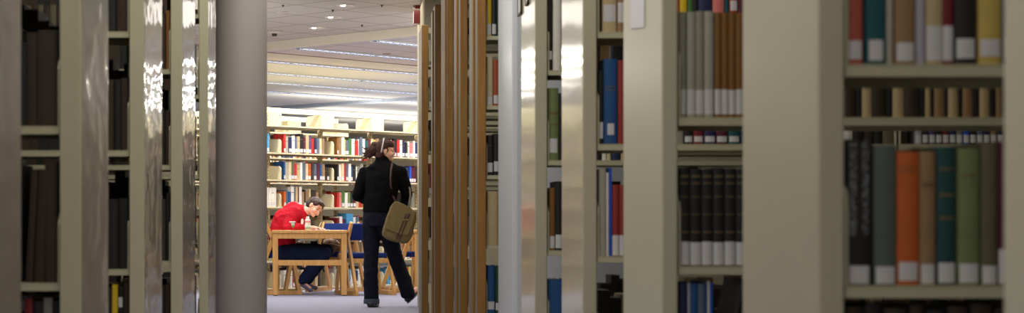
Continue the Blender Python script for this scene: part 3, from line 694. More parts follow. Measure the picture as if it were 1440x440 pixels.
# everything glimpsed in the rows behind, past counting
bm = bmesh.new(); cols = ['white', 'cream', 'tan', 'red', 'navy', 'olive', 'brown', 'slate', 'beige', 'black']
rs = random.Random(8)
for (u, w, h, z, tok) in fill:
    if tok not in cols: cols.append(tok)
    o_ = P0+U*u+V*VS; n0 = len(bm.faces)
    box(bm, 0, w*.96, 0, .16, 0, h, Matrix.Translation((o_.x, o_.y, z+.001)) @ Matrix.Rotation(R45, 4, 'Z')); bm.faces.ensure_lookup_table()
    for f in bm.faces[n0:]: f.material_index = cols.index(tok)
for v0, fl in ((-RD/2+1.25+.03, 0), (RD/2-.03, 1), (-RD/2+2.55+.03, 0)):
    for zi in (0, 1, 2, 3, 4, 5):
        u = -.3
        while u < 2.9:
            w = rs.uniform(.02, .045)
            if rs.random() < (.35 if fl else .8):
                h = rs.uniform(.16, .24); dp = rs.uniform(.14, .18)
                o_ = P0+U*u+V*v0
                if fl: M = Matrix.Translation((o_.x, o_.y, ZR[zi]+.001)) @ Matrix.Rotation(R45, 4, 'Z') @ Matrix.Translation((0, -dp, 0))
                else: M = Matrix.Translation((o_.x, o_.y, ZR[zi]+.001)) @ Matrix.Rotation(R45, 4, 'Z')
                n0 = len(bm.faces); box(bm, 0, w*.95, 0, dp, 0, h, M); bm.faces.ensure_lookup_table()
                k = rs.randrange(10)
                for f in bm.faces[n0:]: f.material_index = k
            u += w
# mostly dark filler books added on rear and outer shelves to darken gaps
def fillrow(x0, x1, y, z, dp, hmin, hmax, pal, back):
    x = x0
    while x < x1:
        w = rs.uniform(.022, .05)
        if rs.random() < .93:
            n0 = len(bm.faces); h = rs.uniform(hmin, hmax); box(bm, x, min(x+w*.96, x1), y, y+dp, z+.001, z+.001+h); bm.faces.ensure_lookup_table(); k = cols.index(rs.choice(pal))
            for f in bm.faces[n0:]: f.material_index = k
        x += w
for c_ in ('black', 'dark_brown', 'umber'):
    if c_ not in cols: cols.append(c_)
DK = ['black', 'dark_brown', 'umber']
for i, d_ in enumerate(DL):
    D_ = (.56, .50, .56, .60, .50)[i]
    for z in ZL[1:6]:
        fillrow(XLf-1.2, XLf-.09, d_+D_-.21, z+.05, .17, .20, .27, DK, 1)
    xo = (0, (28-CX)/F*4.33, (148-CX)/F*5.71, (225-CX)/F*7.08, -.64)[i]
    if i:
        for z in ZL[1:6]: fillrow(xo-.55, min(xo, XLf-.075), d_+S, z, .18, .22, .29, DK, 0)
for i, d_ in enumerate(DR[1:]):
    for z in ZS[1:5]: fillrow(XRt+.09, XRt+1.5, d_+.52-.2, z+.05, .16, .14, .185, DK+['cream', 'tan'], 1)
o = obj('book_rows', bm, [cloth(c) for c in cols]); tag(o, 'mixed dark and pale books glimpsed behind the front rows throughout the shelves', 'books', kind='stuff')

# ------------------------------------------------------------------ tables and chairs
def make_table(label, loc, rotz, w=.87, dep=1.05, hh=.755):
    t = thing('reading_table', label, 'table', loc, rotz, 'oak reading tables')
    bm = bmesh.new(); box(bm, -w/2, w/2, 0, dep, hh-.036, hh); obj('tabletop', bm, FURN, t, bevel=.006)
    for y in (.012, dep-.012-.045):
        bm = bmesh.new(); box(bm, -w/2+.055, w/2-.055, y+.004, y+.04, hh-.036-.062, hh-.0365); obj('apron', bm, FURN, t, bevel=.003)
        bm = bmesh.new(); box(bm, -w/2+.070, w/2-.070, y+.002, y+.042, .348, .410); obj('side_rail', bm, FURN, t, bevel=.004)
        for sx in (-1, 1):
            bm = bmesh.new(); xc = sx*(w/2-.040); box(bm, xc-.032, xc+.032, y, y+.045, .008, hh-.0365); lg = obj('leg', bm, FURN, t, bevel=.005)
            bm = bmesh.new(); box(bm, xc-.02, xc+.02, y+.008, y+.037, 0, .010); obj('foot_glide', bm, mat('dark_plastic', (70, 62, 55)), lg)
    for sx in (-1, 1):
        bm = bmesh.new(); xc = sx*(w/2-.04); box(bm, xc-.012, xc+.012, .058, dep-.058, hh-.036-.06, hh-.0365); obj('long_apron', bm, FURN, t, bevel=.003)
    return t
TD = 21.4
make_table('light oak reading table where the person in red is writing', (wx(435.5, TD), TD, 0), math.radians(1.0))
make_table('light oak reading table mostly hidden at the right edge of the opening', (wx(582, 22.2)+.44, 22.2, 0), 0)
SEATBLUE = mat('navy_blue_upholstery', (22, 42, 104), .85, noise=.12, nscale=60, bump=.2, bscale=300, spec=.2)
def make_chair(label, loc, rotz):
    """sled chair facing +y in its own frame"""
    t = thing('reading_chair', label, 'chair', loc, rotz, 'oak and navy reading chairs')
    for s in (-1, 1):
        x = s*.245
        bm = bmesh.new(); X = lambda y, z: Vector((x, y, z)); up = Vector((1, 0, 0))
        beam(bm, X(-.325, .0251), X(.275, .0251), .05, .030, up)
        beam(bm, X(-.30, .03), X(-.065, .665), .050, .030, up)
        beam(bm, X(-.066, .645), X(-.165, .845), .046, .030, up)
        beam(bm, X(.245, .03), X(.165, .465), .044, .028, up)
        beam(bm, X(.085, .03), X(.160, .455), .036, .024, up)
        lathe(bm, [(0, -.014), (.024, -.014), (.024, .014), (0, .014)], 16, Matrix.Translation(X(.163, .462)) @ Matrix.Rotation(math.pi/2, 4, 'Y'))
        obj('side_frame', bm, FURN, t, bevel=.003)
    bm = bmesh.new(); box(bm, -.232, .232, .185, .21, .375, .425); obj('front_rail', bm, FURN, t, bevel=.003)
    bm = bmesh.new(); box(bm, -.232, .232, -.165, -.140, .375, .425); obj('rear_rail', bm, FURN, t, bevel=.003)
    bm = bmesh.new(); box(bm, -.226, .226, -.150, .255, .428, .490); obj('seat', bm, SEATBLUE, t, bevel=.022)
    bm = bmesh.new(); M = Matrix.Translation((0, -.113, .735)) @ Matrix.Rotation(math.radians(24), 4, 'X'); box(bm, -.228, .228, -.022, .022, -.105, .105, M); obj('backrest', bm, SEATBLUE, t, bevel=.014)
    return t
# chair R: seen from behind-left, facing away and to the left; chair L: under the writer; chair C: behind the table; chair E: right edge
make_chair('oak chair with navy seat behind the walking person, facing the shelves', (wx(512.5, 21.75), 21.80, 0), math.radians(25))
make_chair('oak chair with navy seat under the person in red', (wx(391, 21.98), 21.98, 0), math.radians(-86))
make_chair('oak chair with navy back behind the table, holding a brown bag', (wx(471, 22.72), 22.80, 0), math.radians(150))
make_chair('oak chair with navy seat partly hidden at the right edge of the opening', (wx(577, 22.75), 22.75, 0), math.radians(-78))

# cup, bottle, pen, papers on the writer's table
ZT = .7552
t = thing('plastic_cup', 'clear plastic cup with green print on the oak table', 'cup', (wx(410, 21.62), 21.62, ZT))
glass = bpy.data.materials.new('clear_cup_plastic'); glass.use_nodes = True; gb = glass.node_tree.nodes['Principled BSDF']
gb.inputs['Base Color'].default_value = (.85, .93, .88, 1); gb.inputs['Roughness'].default_value = .08; gb.inputs['Transmission Weight'].default_value = .55; gb.inputs['IOR'].default_value = 1.2
bm = bmesh.new(); lathe(bm, [(0, 0), (.030, 0), (.043, .092), (.041, .092), (.0285, .003), (0, .003)], 24); obj('cup_body', bm, glass, t, smooth=True)
bm = bmesh.new(); lathe(bm, [(.046, .090), (.046, .098), (.040, .101), (0, .101), (0, .098), (.043, .092), (.043, .090)], 24); obj('lid', bm, mat('white_lid_plastic', (225, 226, 224), .3), t, smooth=True)
bm = bmesh.new(); lathe(bm, [(.0348, .028), (.0382, .052), (.0384, .052), (.0350, .028)], 24); obj('printed_band', bm, mat('green_print', (70, 140, 50), .5), t, smooth=True)
t = thing('drink_bottle', 'white squeeze bottle with pink band standing by the writing hand', 'bottle', (wx(432.8, 21.60), 21.60, ZT))
bm = bmesh.new(); lathe(bm, [(0, 0), (.033, 0), (.035, .01), (.034, .06), (.031, .075), (.033, .09), (.031, .115), (.022, .128), (.018, .134), (0, .134)], 24); obj('bottle_body', bm, mat('milky_white_plastic', (232, 228, 226), .35), t, smooth=True)
bm = bmesh.new(); lathe(bm, [(0, .134), (.020, .134), (.019, .152), (.010, .156), (0, .156)], 20); obj('cap', bm, mat('milky_white_plastic', (232, 228, 226)), t, smooth=True)
bm = bmesh.new(); lathe(bm, [(.0325, .088), (.0338, .090), (.0320, .110), (.0312, .110)], 24); obj('printed_band', bm, mat('pink_print', (222, 130, 140), .5), t, smooth=True)
bm = bmesh.new(); lathe(bm, [(.0350, .012), (.0354, .012), (.0348, .050), (.0344, .050)], 24); obj('lower_label', bm, mat('pale_green_print', (170, 200, 180), .5), t, smooth=True)
bm = bmesh.new(); box(bm, -.11, .11, -.14, .14, 0, .004); 
tag(obj('paper_sheet', bm, mat('white_notice_paper', (214, 214, 224)), loc=(wx(449, 21.85), 21.85, ZT), rotz=.1), 'white paper lying on the oak table under the writing hand', 'paper')

# brown bag on the far chair
SEW = mat('brown_bag_leather', (112, 84, 66), .55, noise=.3, nscale=12, bump=.5, bscale=14)
t = thing('shoulder_bag', 'slouched brown leather bag lying on the chair behind the table', 'bag', (wx(466, 22.55), 22.55, .492))
bm = bmesh.new(); bmesh.ops.create_icosphere(bm, subdivisions=4, radius=1)
for v in bm.verts:
    x, y, z = v.co
    v.co = Vector((x*.145*(1+.12*math.sin(5*z+x*3)), y*.08*(1+.1*math.sin(7*x)), max(-.9, z)*.085*(1+.25*math.sin(3.1*x+1))+.077+.012*math.sin(9*x+4*y)))
obj('bag_body', bm, SEW, t, smooth=True)
bm = bmesh.new(); tube(bm, [(-.12, -.03, .10), (-.09, -.075, .165), (0, -.088, .178), (.08, -.08, .15), (.12, -.04, .10)], .009); obj('handle', bm, SEW, t, smooth=True)
bm = bmesh.new(); tube(bm, [(-.1, -.07, .06), (0, -.09, .10), (.11, -.07, .07)], .006); obj('zip', bm, mat('pale_zip', (170, 150, 130), .4), t, smooth=True)

# ------------------------------------------------------------------ people
class Blob:
    def __init__(s): s.bm = bmesh.new()
    def ell(s, c, r, R=None, sub=3):
        M = Matrix.Translation(Vector(c)) @ (R.to_4x4() if R is not None else Matrix.Identity(4)) @ Matrix.Diagonal((*((r, r, r) if isinstance(r, (int, float)) else r), 1))
        bmesh.ops.create_icosphere(s.bm, subdivisions=sub, radius=1, matrix=M)
    def cap(s, p0, p1, r0, r1, seg=16, flat=1.0, fdir=None):
        p0 = Vector(p0); p1 = Vector(p1); d = p1-p0; L = d.length; d.normalize()
        a = (fdir-d*fdir.dot(d)).normalized() if fdir is not None else d.orthogonal().normalized(); b = d.cross(a)
        prof = []
        for i in range(1, 6): t = math.pi/2*i/5; prof.append((-r0*math.cos(t), r0*math.sin(t)))
        prof += [(L*k/5, r0+(r1-r0)*k/5) for k in range(1, 5)]
        for i in range(5, 0, -1): t = math.pi/2*i/5; prof.append((L+r1*math.cos(t), r1*math.sin(t)))
        rings = [[s.bm.verts.new(p0+d*z+(a*math.cos(2*math.pi*k/seg)*flat+b*math.sin(2*math.pi*k/seg))*r) for k in range(seg)] for z, r in prof]
        v0 = s.bm.verts.new(p0-d*r0); v1 = s.bm.verts.new(p1+d*r1)
        for k in range(seg):
            s.bm.faces.new((v0, rings[0][(k+1) % seg], rings[0][k])); s.bm.faces.new((v1, rings[-1][k], rings[-1][(k+1) % seg]))
        for A, B in zip(rings, rings[1:]):
            for k in range(seg): s.bm.faces.new((A[k], A[(k+1) % seg], B[(k+1) % seg], B[k]))
    def chain(s, pts, rs, **k):
        for (a, b), (r0, r1) in zip(zip(pts, pts[1:]), zip(rs, rs[1:])): s.cap(a, b, r0, r1, **k)
    def loft(s, secs, seg=28):
        """secs: (centre, rx, ry, dir of rx) horizontal ellipses from bottom to top, closed"""
        rings = []
        for c, rx, ry, ang in secs:
            c = Vector(c); ca, sa = math.cos(ang), math.sin(ang)
            rings.append([s.bm.verts.new(c+Vector((ca*rx*math.cos(t)-sa*ry*math.sin(t), sa*rx*math.cos(t)+ca*ry*math.sin(t), 0))) for t in [2*math.pi*k/seg for k in range(seg)]])
        s.bm.faces.new(rings[0][::-1]); s.bm.faces.new(rings[-1])
        for A, B in zip(rings, rings[1:]):
            for k in range(seg): s.bm.faces.new((A[k], A[(k+1) % seg], B[(k+1) % seg], B[k]))
    def out(s, name, m, parent, vox=.008, sm=4, wrinkle=0, wscale=.06, label=None):
        o = obj(name, s.bm, m, parent, smooth=True, label=label)
        r = o.modifiers.new('merge', 'REMESH'); r.mode = 'VOXEL'; r.voxel_size = vox; r.use_smooth_shade = True
        k = o.modifiers.new('soften', 'SMOOTH'); k.factor = .6; k.iterations = sm
        if wrinkle:
            tx = bpy.data.textures.new(name+'_folds', 'CLOUDS'); tx.noise_scale = wscale
            q = o.modifiers.new('folds', 'DISPLACE'); q.texture = tx; q.strength = wrinkle; q.mid_level = .5; q.texture_coords = 'GLOBAL'
        return o
SKIN = mat('fair_skin', (226, 172, 148), .5, noise=.05, nscale=20); 
def frame(fwd, up):
    f = Vector(fwd).normalized(); u = Vector(up); u = (u-f*u.dot(f)).normalized(); r = f.cross(u)
    return Matrix((r, f, u)).transposed()      # columns: right, forward, up
def head_shapes(b, c, R, k=1.0):
    """skull, jaw, nose, ears, lips of a head about .23 m tall; c = centre of the head"""
    T = lambda x, y, z: Vector(c)+R @ (Vector((x, y, z))*k)
    b.ell(T(0, -.012, .030), (.074*k, .092*k, .082*k), R)
    b.ell(T(0, .018, -.020), (.062*k, .072*k, .080*k), R)
    b.ell(T(0, .045, -.075), (.036*k, .034*k, .030*k), R)
    b.ell(T(0, .070, -.090), (.018*k, .016*k, .016*k), R)
    b.cap(T(0, .083, .012), T(0, .099, -.024), .008*k, .012*k); b.ell(T(0, .095, -.027), (.015*k, .011*k, .008*k), R)
    b.ell(T(0, .088, -.055), (.022*k, .012*k, .009*k), R)
    b.cap(T(-.045, .068, .018), T(.045, .068, .018), .016*k, .016*k)
    for s in (-1, 1):
        b.ell(T(s*.074, -.008, -.006), (.009*k, .019*k, .032*k), R)
        b.ell(T(s*.036, .060, -.030), (.028*k, .026*k, .026*k), R)
    return T
def face_bits(T, R, par, hairm, k=1.0):
    for s in (-1, 1):
        b = Blob(); b.ell(T(s*.031, .082, .004), (.0125*k, .006*k, .0055*k), R, 2); o = obj('eye', b.bm, mat('dark_eye', (46, 34, 30), .25), par, smooth=True)
        b = Blob(); b.cap(T(s*.018, .0935, .023), T(s*.046, .081, .025), .0032*k, .0025*k, 8); obj('eyebrow', b.bm, hairm, par, smooth=True)
    b = Blob(); b.cap(T(-.018, .0945, -.056), T(.018, .0945, -.056), .0048*k, .0048*k, 10); obj('lips', b.bm, mat('rose_lips', (186, 96, 92), .45), par, smooth=True)
def hand(b, wrist, fwd, palmn, curl=.5, k=1.0, side=1):
    """palm plus four fingers and a thumb; fwd = towards the fingertips, palmn = out of the palm"""
    f = Vector(fwd).normalized(); n = Vector(palmn); n = (n-f*n.dot(f)).normalized(); s = f.cross(n)*side
    w = Vector(wrist)
    R = Matrix((s, f, n)).transposed()
    b.ell(w+f*.045*k, (.038*k, .052*k, .015*k), R); b.cap(w-f*.01, w+f*.03, .022*k, .024*k)
    for i, (off, ln) in enumerate(((-.028, .068), (-.0095, .078), (.0095, .072), (.027, .056))):
        p = w+f*.080*k+s*off*k; a = 0; seg = [p]
        for q, fr in enumerate((.45, .32, .25)):
            a += curl*(.7 if q == 0 else 1.0)
            p = p+(f*math.cos(a)+n*math.sin(a))*ln*fr*k; seg.append(p)
        b.chain(seg, [.0092*k, .0085*k, .0078*k, .0068*k], seg=10)
    p = w+f*.022*k-s*.030*k; q = p+(f*.55-s*.60+n*.35).normalized()*.036*k; r = q+(f*.9+s*.15+n*.45).normalized()*.030*k
    b.chain([p, q, r], [.0125*k, .0105*k, .0085*k], seg=10)

# ---- the walking person
W = 18.4
def wp(px, py, dy=0): return P(px, py, W) + Vector((0, dy, 0))
pw = thing('person', 'person walking away in black jacket and jeans with tan shoulder bag', 'person', (wx(531, W), W, 0))
OW = Vector(pw.location)
def L(v): return Vector(v)-OW
hipL, hipR = L(wp(524, 308, .03)), L(wp(540, 308, -.04))
kneeL, kneeR = L(wp(521.5, 362, -.01)), L(wp(557, 364, .06))
ankL, ankR = L(wp(523, 421, 0)), L(wp(575.5, 413, .17))
neck = L(wp(538, 229)); hc = L(wp(541.5, 212.5, 0))
shL, shR = L(wp(513, 244, .07)), L(wp(563, 243, -.05))
elL, elR = L(wp(502.5, 275, .04)), L(wp(572, 272, -.03))
wrL, wrR = L(wp(519, 283, .24)), L(wp(566, 296, .16))
toeL = ankL+Vector((.03, .13, -.085)); toeR = ankR+Vector((.085, .12, .035))
ANG = math.radians(-28)
b = Blob()
HR = frame((1, .10, -.03), (.03, 0, 1))
T = head_shapes(b, hc, HR, .96)
b.chain([hc+Vector((-.02, 0, -.05)), neck, neck+Vector((0, 0, -.05))], [.052, .052, .06])
b.loft([(L(wp(532, 312)), .15, .10, ANG), (L(wp(533, 295)), .14, .10, ANG), (L(wp(536, 272)), .12, .09, ANG), (L(wp(539, 250)), .15, .10, ANG), (L(wp(539, 238)), .13, .08, ANG)])
b.chain([shL, elL, wrL], [.04, .036, .027]); b.chain([shR, elR, wrR], [.04, .036, .027])
b.chain([hipL, kneeL, ankL], [.075, .05, .036]); b.chain([hipR, kneeR, ankR], [.075, .05, .036])
hand(b, wrL, (.9, .2, -.2), (0, 1, 0), .35, 1, 1); hand(b, wrR, (.3, .5, -.6), (-1, 0, 0), .6, 1, -1)
b.cap(ankL, toeL, .034, .026); b.cap(ankR+Vector((-.01, 0, -.03)), toeR, .034, .026)
body = b.out('body', SKIN, pw, .007, 2)
AUB = mat('dark_auburn_hair', (58, 25, 17), .75, 0, noise=.35, nscale=40, bump=.5, bscale=60, stretch=(1, 1, .3))
face_bits(T, HR, body, AUB, .96)
b = Blob()
b.ell(hc+Vector((-.022, 0, .026)), (.083, .080, .086)); b.ell(hc+Vector((-.045, 0, -.035)), (.060, .066, .055)); b.ell(hc+Vector((.02, 0, .062)), (.068, .070, .052))
b.ell(L(wp(524, 211)), (.060, .058, .055)); b.ell(L(wp(520.5, 216)), (.040, .04, .042)); b.ell(L(wp(527, 203.5)), (.04, .04, .03))
for i in range(16):
    a = rr.uniform(0, 6.28); q = L(wp(522, 214))+Vector((-.03+.02*math.cos(a), .02*math.sin(a), .03*math.sin(a*2)))
    b.cap(q, q+Vector((rr.uniform(-.06, -.01), rr.uniform(-.03, .03), rr.uniform(-.07, .045))), .010, .0045, 8)
b.out('hair', AUB, pw, .006, 2, .014, .018)
b = Blob(); ring = [hc+Vector((-.012+.075*0+.030*math.sin(math.radians(a))*.0 - .02*(1-math.sin(math.radians(a))), .094*math.cos(math.radians(a)), .020+.105*math.sin(math.radians(a)))) for a in range(-20, 201, 10)]
tube(b.bm, ring, .0075, 8); obj('headband', b.bm, mat('pale_grey_headband', (196, 186, 186), .5), pw, smooth=True)
BLK = mat('black_wool_jacket', (4, 4, 6), .9, noise=.3, nscale=60, bump=.3, bscale=200, spec=.15)
b = Blob()
b.loft([(L(wp(533, 298)), .172, .128, ANG), (L(wp(534, 286)), .170, .128, ANG), (L(wp(536.5, 268)), .172, .128, ANG), (L(wp(538, 250)), .196, .130, ANG), (L(wp(539, 240)), .190, .118, ANG), (L(wp(538.5, 234)), .165, .105, ANG), (L(wp(538.5, 229)), .105, .085, ANG), (L(wp(538.5, 226)), .075, .07, ANG)])
b.chain([neck+Vector((0, 0, -.02)), neck+Vector((.0, 0, .03))], [.085, .072])
b.chain([shL, elL], [.070, .056]); b.chain([elL, wrL+(elL-wrL)*.12], [.056, .044])
b.chain([shR, elR], [.070, .058]); b.chain([elR, wrR+(elR-wrR)*.1], [.058, .044])
b.ell(L(wp(540, 236)), (.17, .10, .045))
b.out('jacket', BLK, pw, .008, 4, .016, .07)
DEN = mat('dark_blue_denim', (11, 15, 32), .85, noise=.25, nscale=30, bump=.2, bscale=300, spec=.2)
b = Blob()
b.loft([(L(wp(532, 318)), .155, .12, ANG), (L(wp(532.5, 305)), .168, .125, ANG), (L(wp(533, 292)), .150, .115, ANG)])
b.chain([hipL, kneeL, L(wp(521.5, 395, -.01)), L(wp(522.5, 421, 0))], [.100, .072, .072, .074]); b.chain([hipR, kneeR, L(wp(567.5, 392, .13)), L(wp(574, 412, .16))], [.100, .074, .074, .074])
b.cap(L(wp(517, 318)), L(wp(519, 345)), .06, .06)
b.out('jeans', DEN, pw, .008, 3, .018, .06)
b = Blob(); b.loft([(L(wp(522.5, 427)), .080, .085, 0), (L(wp(522.5, 420)), .079, .082, 0)]); b.out('rolled_cuff', mat('faded_denim_cuff', (56, 64, 84), .85, noise=.2), pw, .006, 2)
SHOE = mat('black_shoe_leather', (12, 12, 14), .4, .3)
b = Blob(); g = -OW.z
hl = L(Vector((wx(521.5, W), W-.05, .030))); tl = hl+Vector((.05, .17, -.004))
b.cap(hl, tl, .040, .036, flat=1); b.cap(hl+Vector((0, .02, .03)), hl+Vector((.015, .06, .03)), .038, .036); o = b.out('shoe', SHOE, pw, .006, 2)
bm = bmesh.new(); lathe(bm, [(0, .0), (1, .0), (1, .012), (0, .012)], 24, Matrix.Translation((hl+tl)/2+Vector((0, 0, -hl.z-.0+.001))) @ Matrix.Rotation(math.atan2(.17, .05), 4, 'Z') @ Matrix.Diagonal((.125, .043, 1, 1))); obj('sole', bm, mat('black_rubber', (20, 19, 20), .7), o, smooth=False)
b = Blob(); h2 = L(wp(573.5, 421, .15)); t2 = L(wp(586.5, 409, .32)); b.cap(h2, t2, .032, .026); b.cap(h2+Vector((0, .01, .025)), h2+(t2-h2)*.5+Vector((0, 0, .0)), .030, .026)
o = b.out('shoe', SHOE, pw, .006, 2)
bm = bmesh.new(); ff = (t2-h2).normalized(); M = Matrix.Translation((h2+t2)/2+Vector((.020, -.01, -.024))) @ frame(ff, (-.55, 0, 1)).to_4x4() @ Matrix.Diagonal((.040, .145, 1, 1)); lathe(bm, [(0, -.005), (1, -.005), (1, .005), (0, .005)], 24, M); obj('sole', bm, mat('grey_rubber_sole', (96, 98, 110), .7), o)

# ---- her bag
BAGM = mat('tan_canvas', (112, 96, 62), .85, noise=.2, nscale=26, bump=.4, bscale=120)
STR = mat('brown_leather_strap', (66, 36, 26), .5, .2, noise=.2)
WB = W-.20
bg = thing('messenger_bag', 'tan canvas messenger bag with brown straps hanging at the walking person\'s hip', 'bag', P(560, 318, WB))
OB = Vector(bg.location)
def B(px, py, dy=0): return P(px, py, WB)+Vector((0, dy, 0))-OB
out2 = [(553, 281), (545, 300), (537, 326), (537.5, 333), (545, 338), (568, 343), (576, 341), (582, 325), (587, 303), (584, 296), (566, 285)]
bm = bmesh.new()
lay = []
for dy, k in ((-.062, .80), (-.055, .93), (-.03, 1.0), (.03, 1.0), (.05, .94), (.055, .8)):
    c = Vector((sum(B(*p).x for p in out2)/len(out2), 0, sum(B(*p).z for p in out2)/len(out2)))
    lay.append([bm.verts.new(c+(B(*p)-c)*k+Vector((0, dy, 0))) for p in out2])
bm.faces.new(lay[0]); bm.faces.new(lay[-1][::-1])
for A, C_ in zip(lay, lay[1:]):
    for i in range(len(out2)): bm.faces.new((A[i], A[(i+1) % len(out2)], C_[(i+1) % len(out2)], C_[i]))
o = obj('bag_body', bm, BAGM, bg, smooth=True); sdv = o.modifiers.new('sub', 'SUBSURF'); sdv.levels = 2; sdv.render_levels = 2
tx = bpy.data.textures.new('canvas_folds', 'CLOUDS'); tx.noise_scale = .07
q = o.modifiers.new('folds', 'DISPLACE'); q.texture = tx; q.strength = .022
bm = bmesh.new()
fl = [(554, 283), (547, 300), (540.5, 321), (563, 330), (573, 331), (581, 312), (584, 299), (568, 287)]
A = [bm.verts.new(B(*p)+Vector((0, -.074, 0))) for p in fl]; C_ = [bm.verts.new(B(*p)+Vector((0, -.066, 0))) for p in fl]
bm.faces.new(A); bm.faces.new(C_[::-1])
for i in range(len(fl)): bm.faces.new((A[i], A[(i+1) % len(fl)], C_[(i+1) % len(fl)], C_[i]))
obj('flap', bm, mat('tan_canvas_flap', (120, 103, 66), .85, noise=.22, nscale=26, bump=.5, bscale=90), bg, bevel=.006)
for x0 in (0, 4.5):
    bm = bmesh.new(); beam(bm, B(571+x0, 301, -.076), B(557+x0, 337, -.070), .016, .006, Vector((0, 1, 0)))
    obj('buckle_strap', bm, STR, bg, bevel=.002)
    bm = bmesh.new(); p = B(569.0+x0-1.2, 309, -.083); box(bm, p.x-.011, p.x+.011, p.y-.003, p.y+.003, p.z-.008, p.z+.008); obj('buckle', bm, mat('dull_brass', (150, 130, 90), .35, 0, .8), bg, bevel=.002)
bm = bmesh.new()
tube(bm, [B(571, 306, -.078), B(574.5, 292, -.05), B(577, 276, -.01), B(577, 266, .06), B(573, 256, .28), B(564, 244, .32), B(555, 233.5, .30), B(551, 229.5, .22)], .010, 8)
obj('shoulder_strap', bm, mat('grey_webbing', (96, 86, 78), .6), bg, smooth=True)
bm = bmesh.new()
tube(bm, [B(551.5, 229.5, .12), B(550.3, 238, .055), B(549.4, 250, .055), B(549.5, 260, .065), B(552, 274, .10), B(558, 285, .04)], .0105, 8)
obj('strap', bm, mat('brown_leather_strap', (66, 36, 26)), bg, smooth=True)

# ---- the seated person
SD = 21.85
def sp(px, py, dy=0): return P(px, py, SD)+Vector((0, dy, 0))
ps = thing('person', 'person in red sweatshirt and jeans bent over the table writing', 'person', (wx(400, SD), SD, 0))
OS = Vector(ps.location)
def K(px, py, dy=0): return sp(px, py, dy)-OS
RED = mat('red_sweatshirt_fleece', (188, 22, 42), .85, noise=.12, nscale=14, bump=.25, bscale=90, spec=.2)
hc2 = K(442.5, 291.5, -.03); HS = frame((.62, -.62, -.52), (.62, .05, .80))
pelvis = K(398, 351, .02)
sN, sF = K(413.5, 299, -.17), K(417, 299, .17)
eN, eF = K(405.5, 321, -.23), K(426, 320, .24)
wN, wF = K(437.5, 320.0, -.12), K(441, 320.5, .10)
kN, kF = K(456, 356, -.10), K(460, 353, .12); hN, hF = K(399, 354, -.09), K(399, 354, .11)
aN, aF = K(426, 394, -.08), K(431, 396, .12)
b = Blob(); T = head_shapes(b, hc2, HS, .98)
b.chain([hc2+HS @ Vector((0, -.03, -.06)), K(424, 297), K(414, 301)], [.050, .052, .065])
b.chain([pelvis, K(398, 332), K(405, 312), K(413, 303)], [.09, .075, .075, .06])
b.chain([sN+Vector((0, .05, 0)), eN, wN], [.030, .028, .027]); b.chain([sF, eF, wF], [.030, .028, .027])
b.chain([hN, kN, aN], [.08, .055, .036]); b.chain([hF, kF, aF], [.08, .055, .036])
hand(b, wN, (1, .35, .05), (.1, .3, -1), .55, .95, -1); hand(b, wF, (1, -.3, -.02), (0, 0, -1), .15, .95, 1)
b.cap(aN+Vector((-.02, 0, -.02)), K(436, 405, -.10), .032, .024); b.cap(aF+Vector((-.02, 0, -.02)), K(443, 404, .12), .032, .024)
body = b.out('body', mat('fair_skin_light', (238, 186, 164), .5, noise=.04, nscale=20), ps, .007, 2)
BRN = mat('brown_hair', (54, 32, 22), .6, 0, noise=.4, nscale=50, bump=.6, bscale=70, stretch=(.4, 1, 1))
face_bits(T, HS, body, BRN, .98)
b = Blob()
HT = lambda x, y, z: hc2+HS @ Vector((x, y, z))
b.ell(HT(0, -.022, .044), (.080, .092, .078), HS); b.ell(HT(0, -.055, .0), (.074, .062, .072), HS); b.ell(HT(0, .045, .082), (.060, .042, .028), HS)
b.ell(HT(0, -.098, .01), (.05, .04, .045), HS)
for sx in (-1, 1): b.ell(HT(sx*.060, .005, .050), (.022, .055, .04), HS)
for i in range(12):
    q = HT(rr.uniform(-.05, .05), -.09, rr.uniform(-.02, .07)); b.cap(q, q+HS @ Vector((rr.uniform(-.02, .02), rr.uniform(-.05, -.02), rr.uniform(-.03, .04))), .012, .006, 8)
b.out('hair', BRN, ps, .006, 2, .010, .02)
b = Blob()
b.chain([K(399, 352), K(395.5, 330), K(403, 311), K(413, 303)], [.150, .155, .165, .145], flat=1.0)
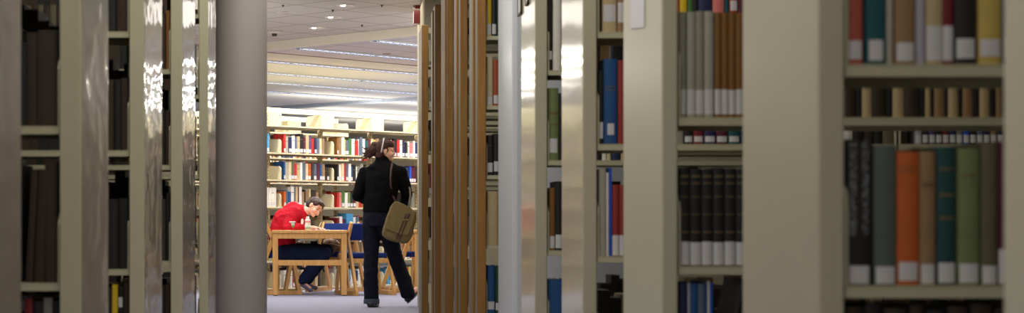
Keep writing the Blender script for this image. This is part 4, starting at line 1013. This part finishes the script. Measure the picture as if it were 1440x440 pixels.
b.chain([sN+Vector((0, .04, 0)), eN], [.085, .066]); b.chain([eN, K(427.5, 320, -.16)], [.062, .047])
b.chain([sF-Vector((0, .04, 0)), eF], [.085, .066]); b.chain([eF, K(432, 320, .18)], [.062, .047])
b.chain([K(405, 297.5), K(413, 294.5), K(421, 296)], [.085, .095, .078]); b.cap(K(418, 302), K(426, 299), .075, .066)
sw = b.out('sweatshirt', RED, ps, .009, 4, .022, .06)
bm = bmesh.new(); p = K(425, 311.5, -.19)
prism(bm, [(-.014, -.03), (.010, -.032), (.018, .0), (.008, .034), (-.010, .03), (-.016, 0)], 0, .004, 'y', Matrix.Translation(p+Vector((.005, -.022, 0)))); obj('chest_print', bm, mat('white_print', (236, 232, 230), .6), sw, bevel=.001)
DEN2 = mat('mid_blue_denim', (18, 30, 60), .85, noise=.35, nscale=10, bump=.2, bscale=300, spec=.2)
b = Blob()
b.chain([hN, kN], [.105, .084]); b.chain([kN, aN], [.080, .060]); b.chain([hF, kF], [.105, .084]); b.chain([kF, aF], [.080, .060])
b.ell(pelvis+Vector((0, 0, -.01)), (.15, .17, .115))
b.out('jeans', DEN2, ps, .008, 3, .016, .06)
for a_, e_ in ((aN, K(437.5, 407, -.10)), (aF, K(444, 405, .12))):
    b = Blob(); b.cap(a_+Vector((-.02, 0, -.03)), e_, .036, .026); b.out('shoe', mat('mauve_grey_canvas_shoe', (104, 96, 124), .7, noise=.2), ps, .006, 2)
bm = bmesh.new(); tube(bm, [K(447.5, 321, -.13), K(452, 312.5, -.15)], .0045, 8); tag(obj('pen', bm, mat('white_pen_plastic', (226, 222, 216), .3), loc=OS, smooth=True), 'slim white pen held upright in the writing hand', 'pen')

# check that labels are unique
seen = {}
for o in scene.objects:
    if o.parent is None and 'label' in o and o.get('kind') != 'structure':
        if o['label'] in seen: print('DUPLICATE LABEL', o['label'])
        if not 4 <= len(o['label'].replace(',', ' ').split()) <= 16: print('LABEL LENGTH', o['label'])
        seen[o['label']] = 1
print('books', books_n, 'objects', len(scene.objects))
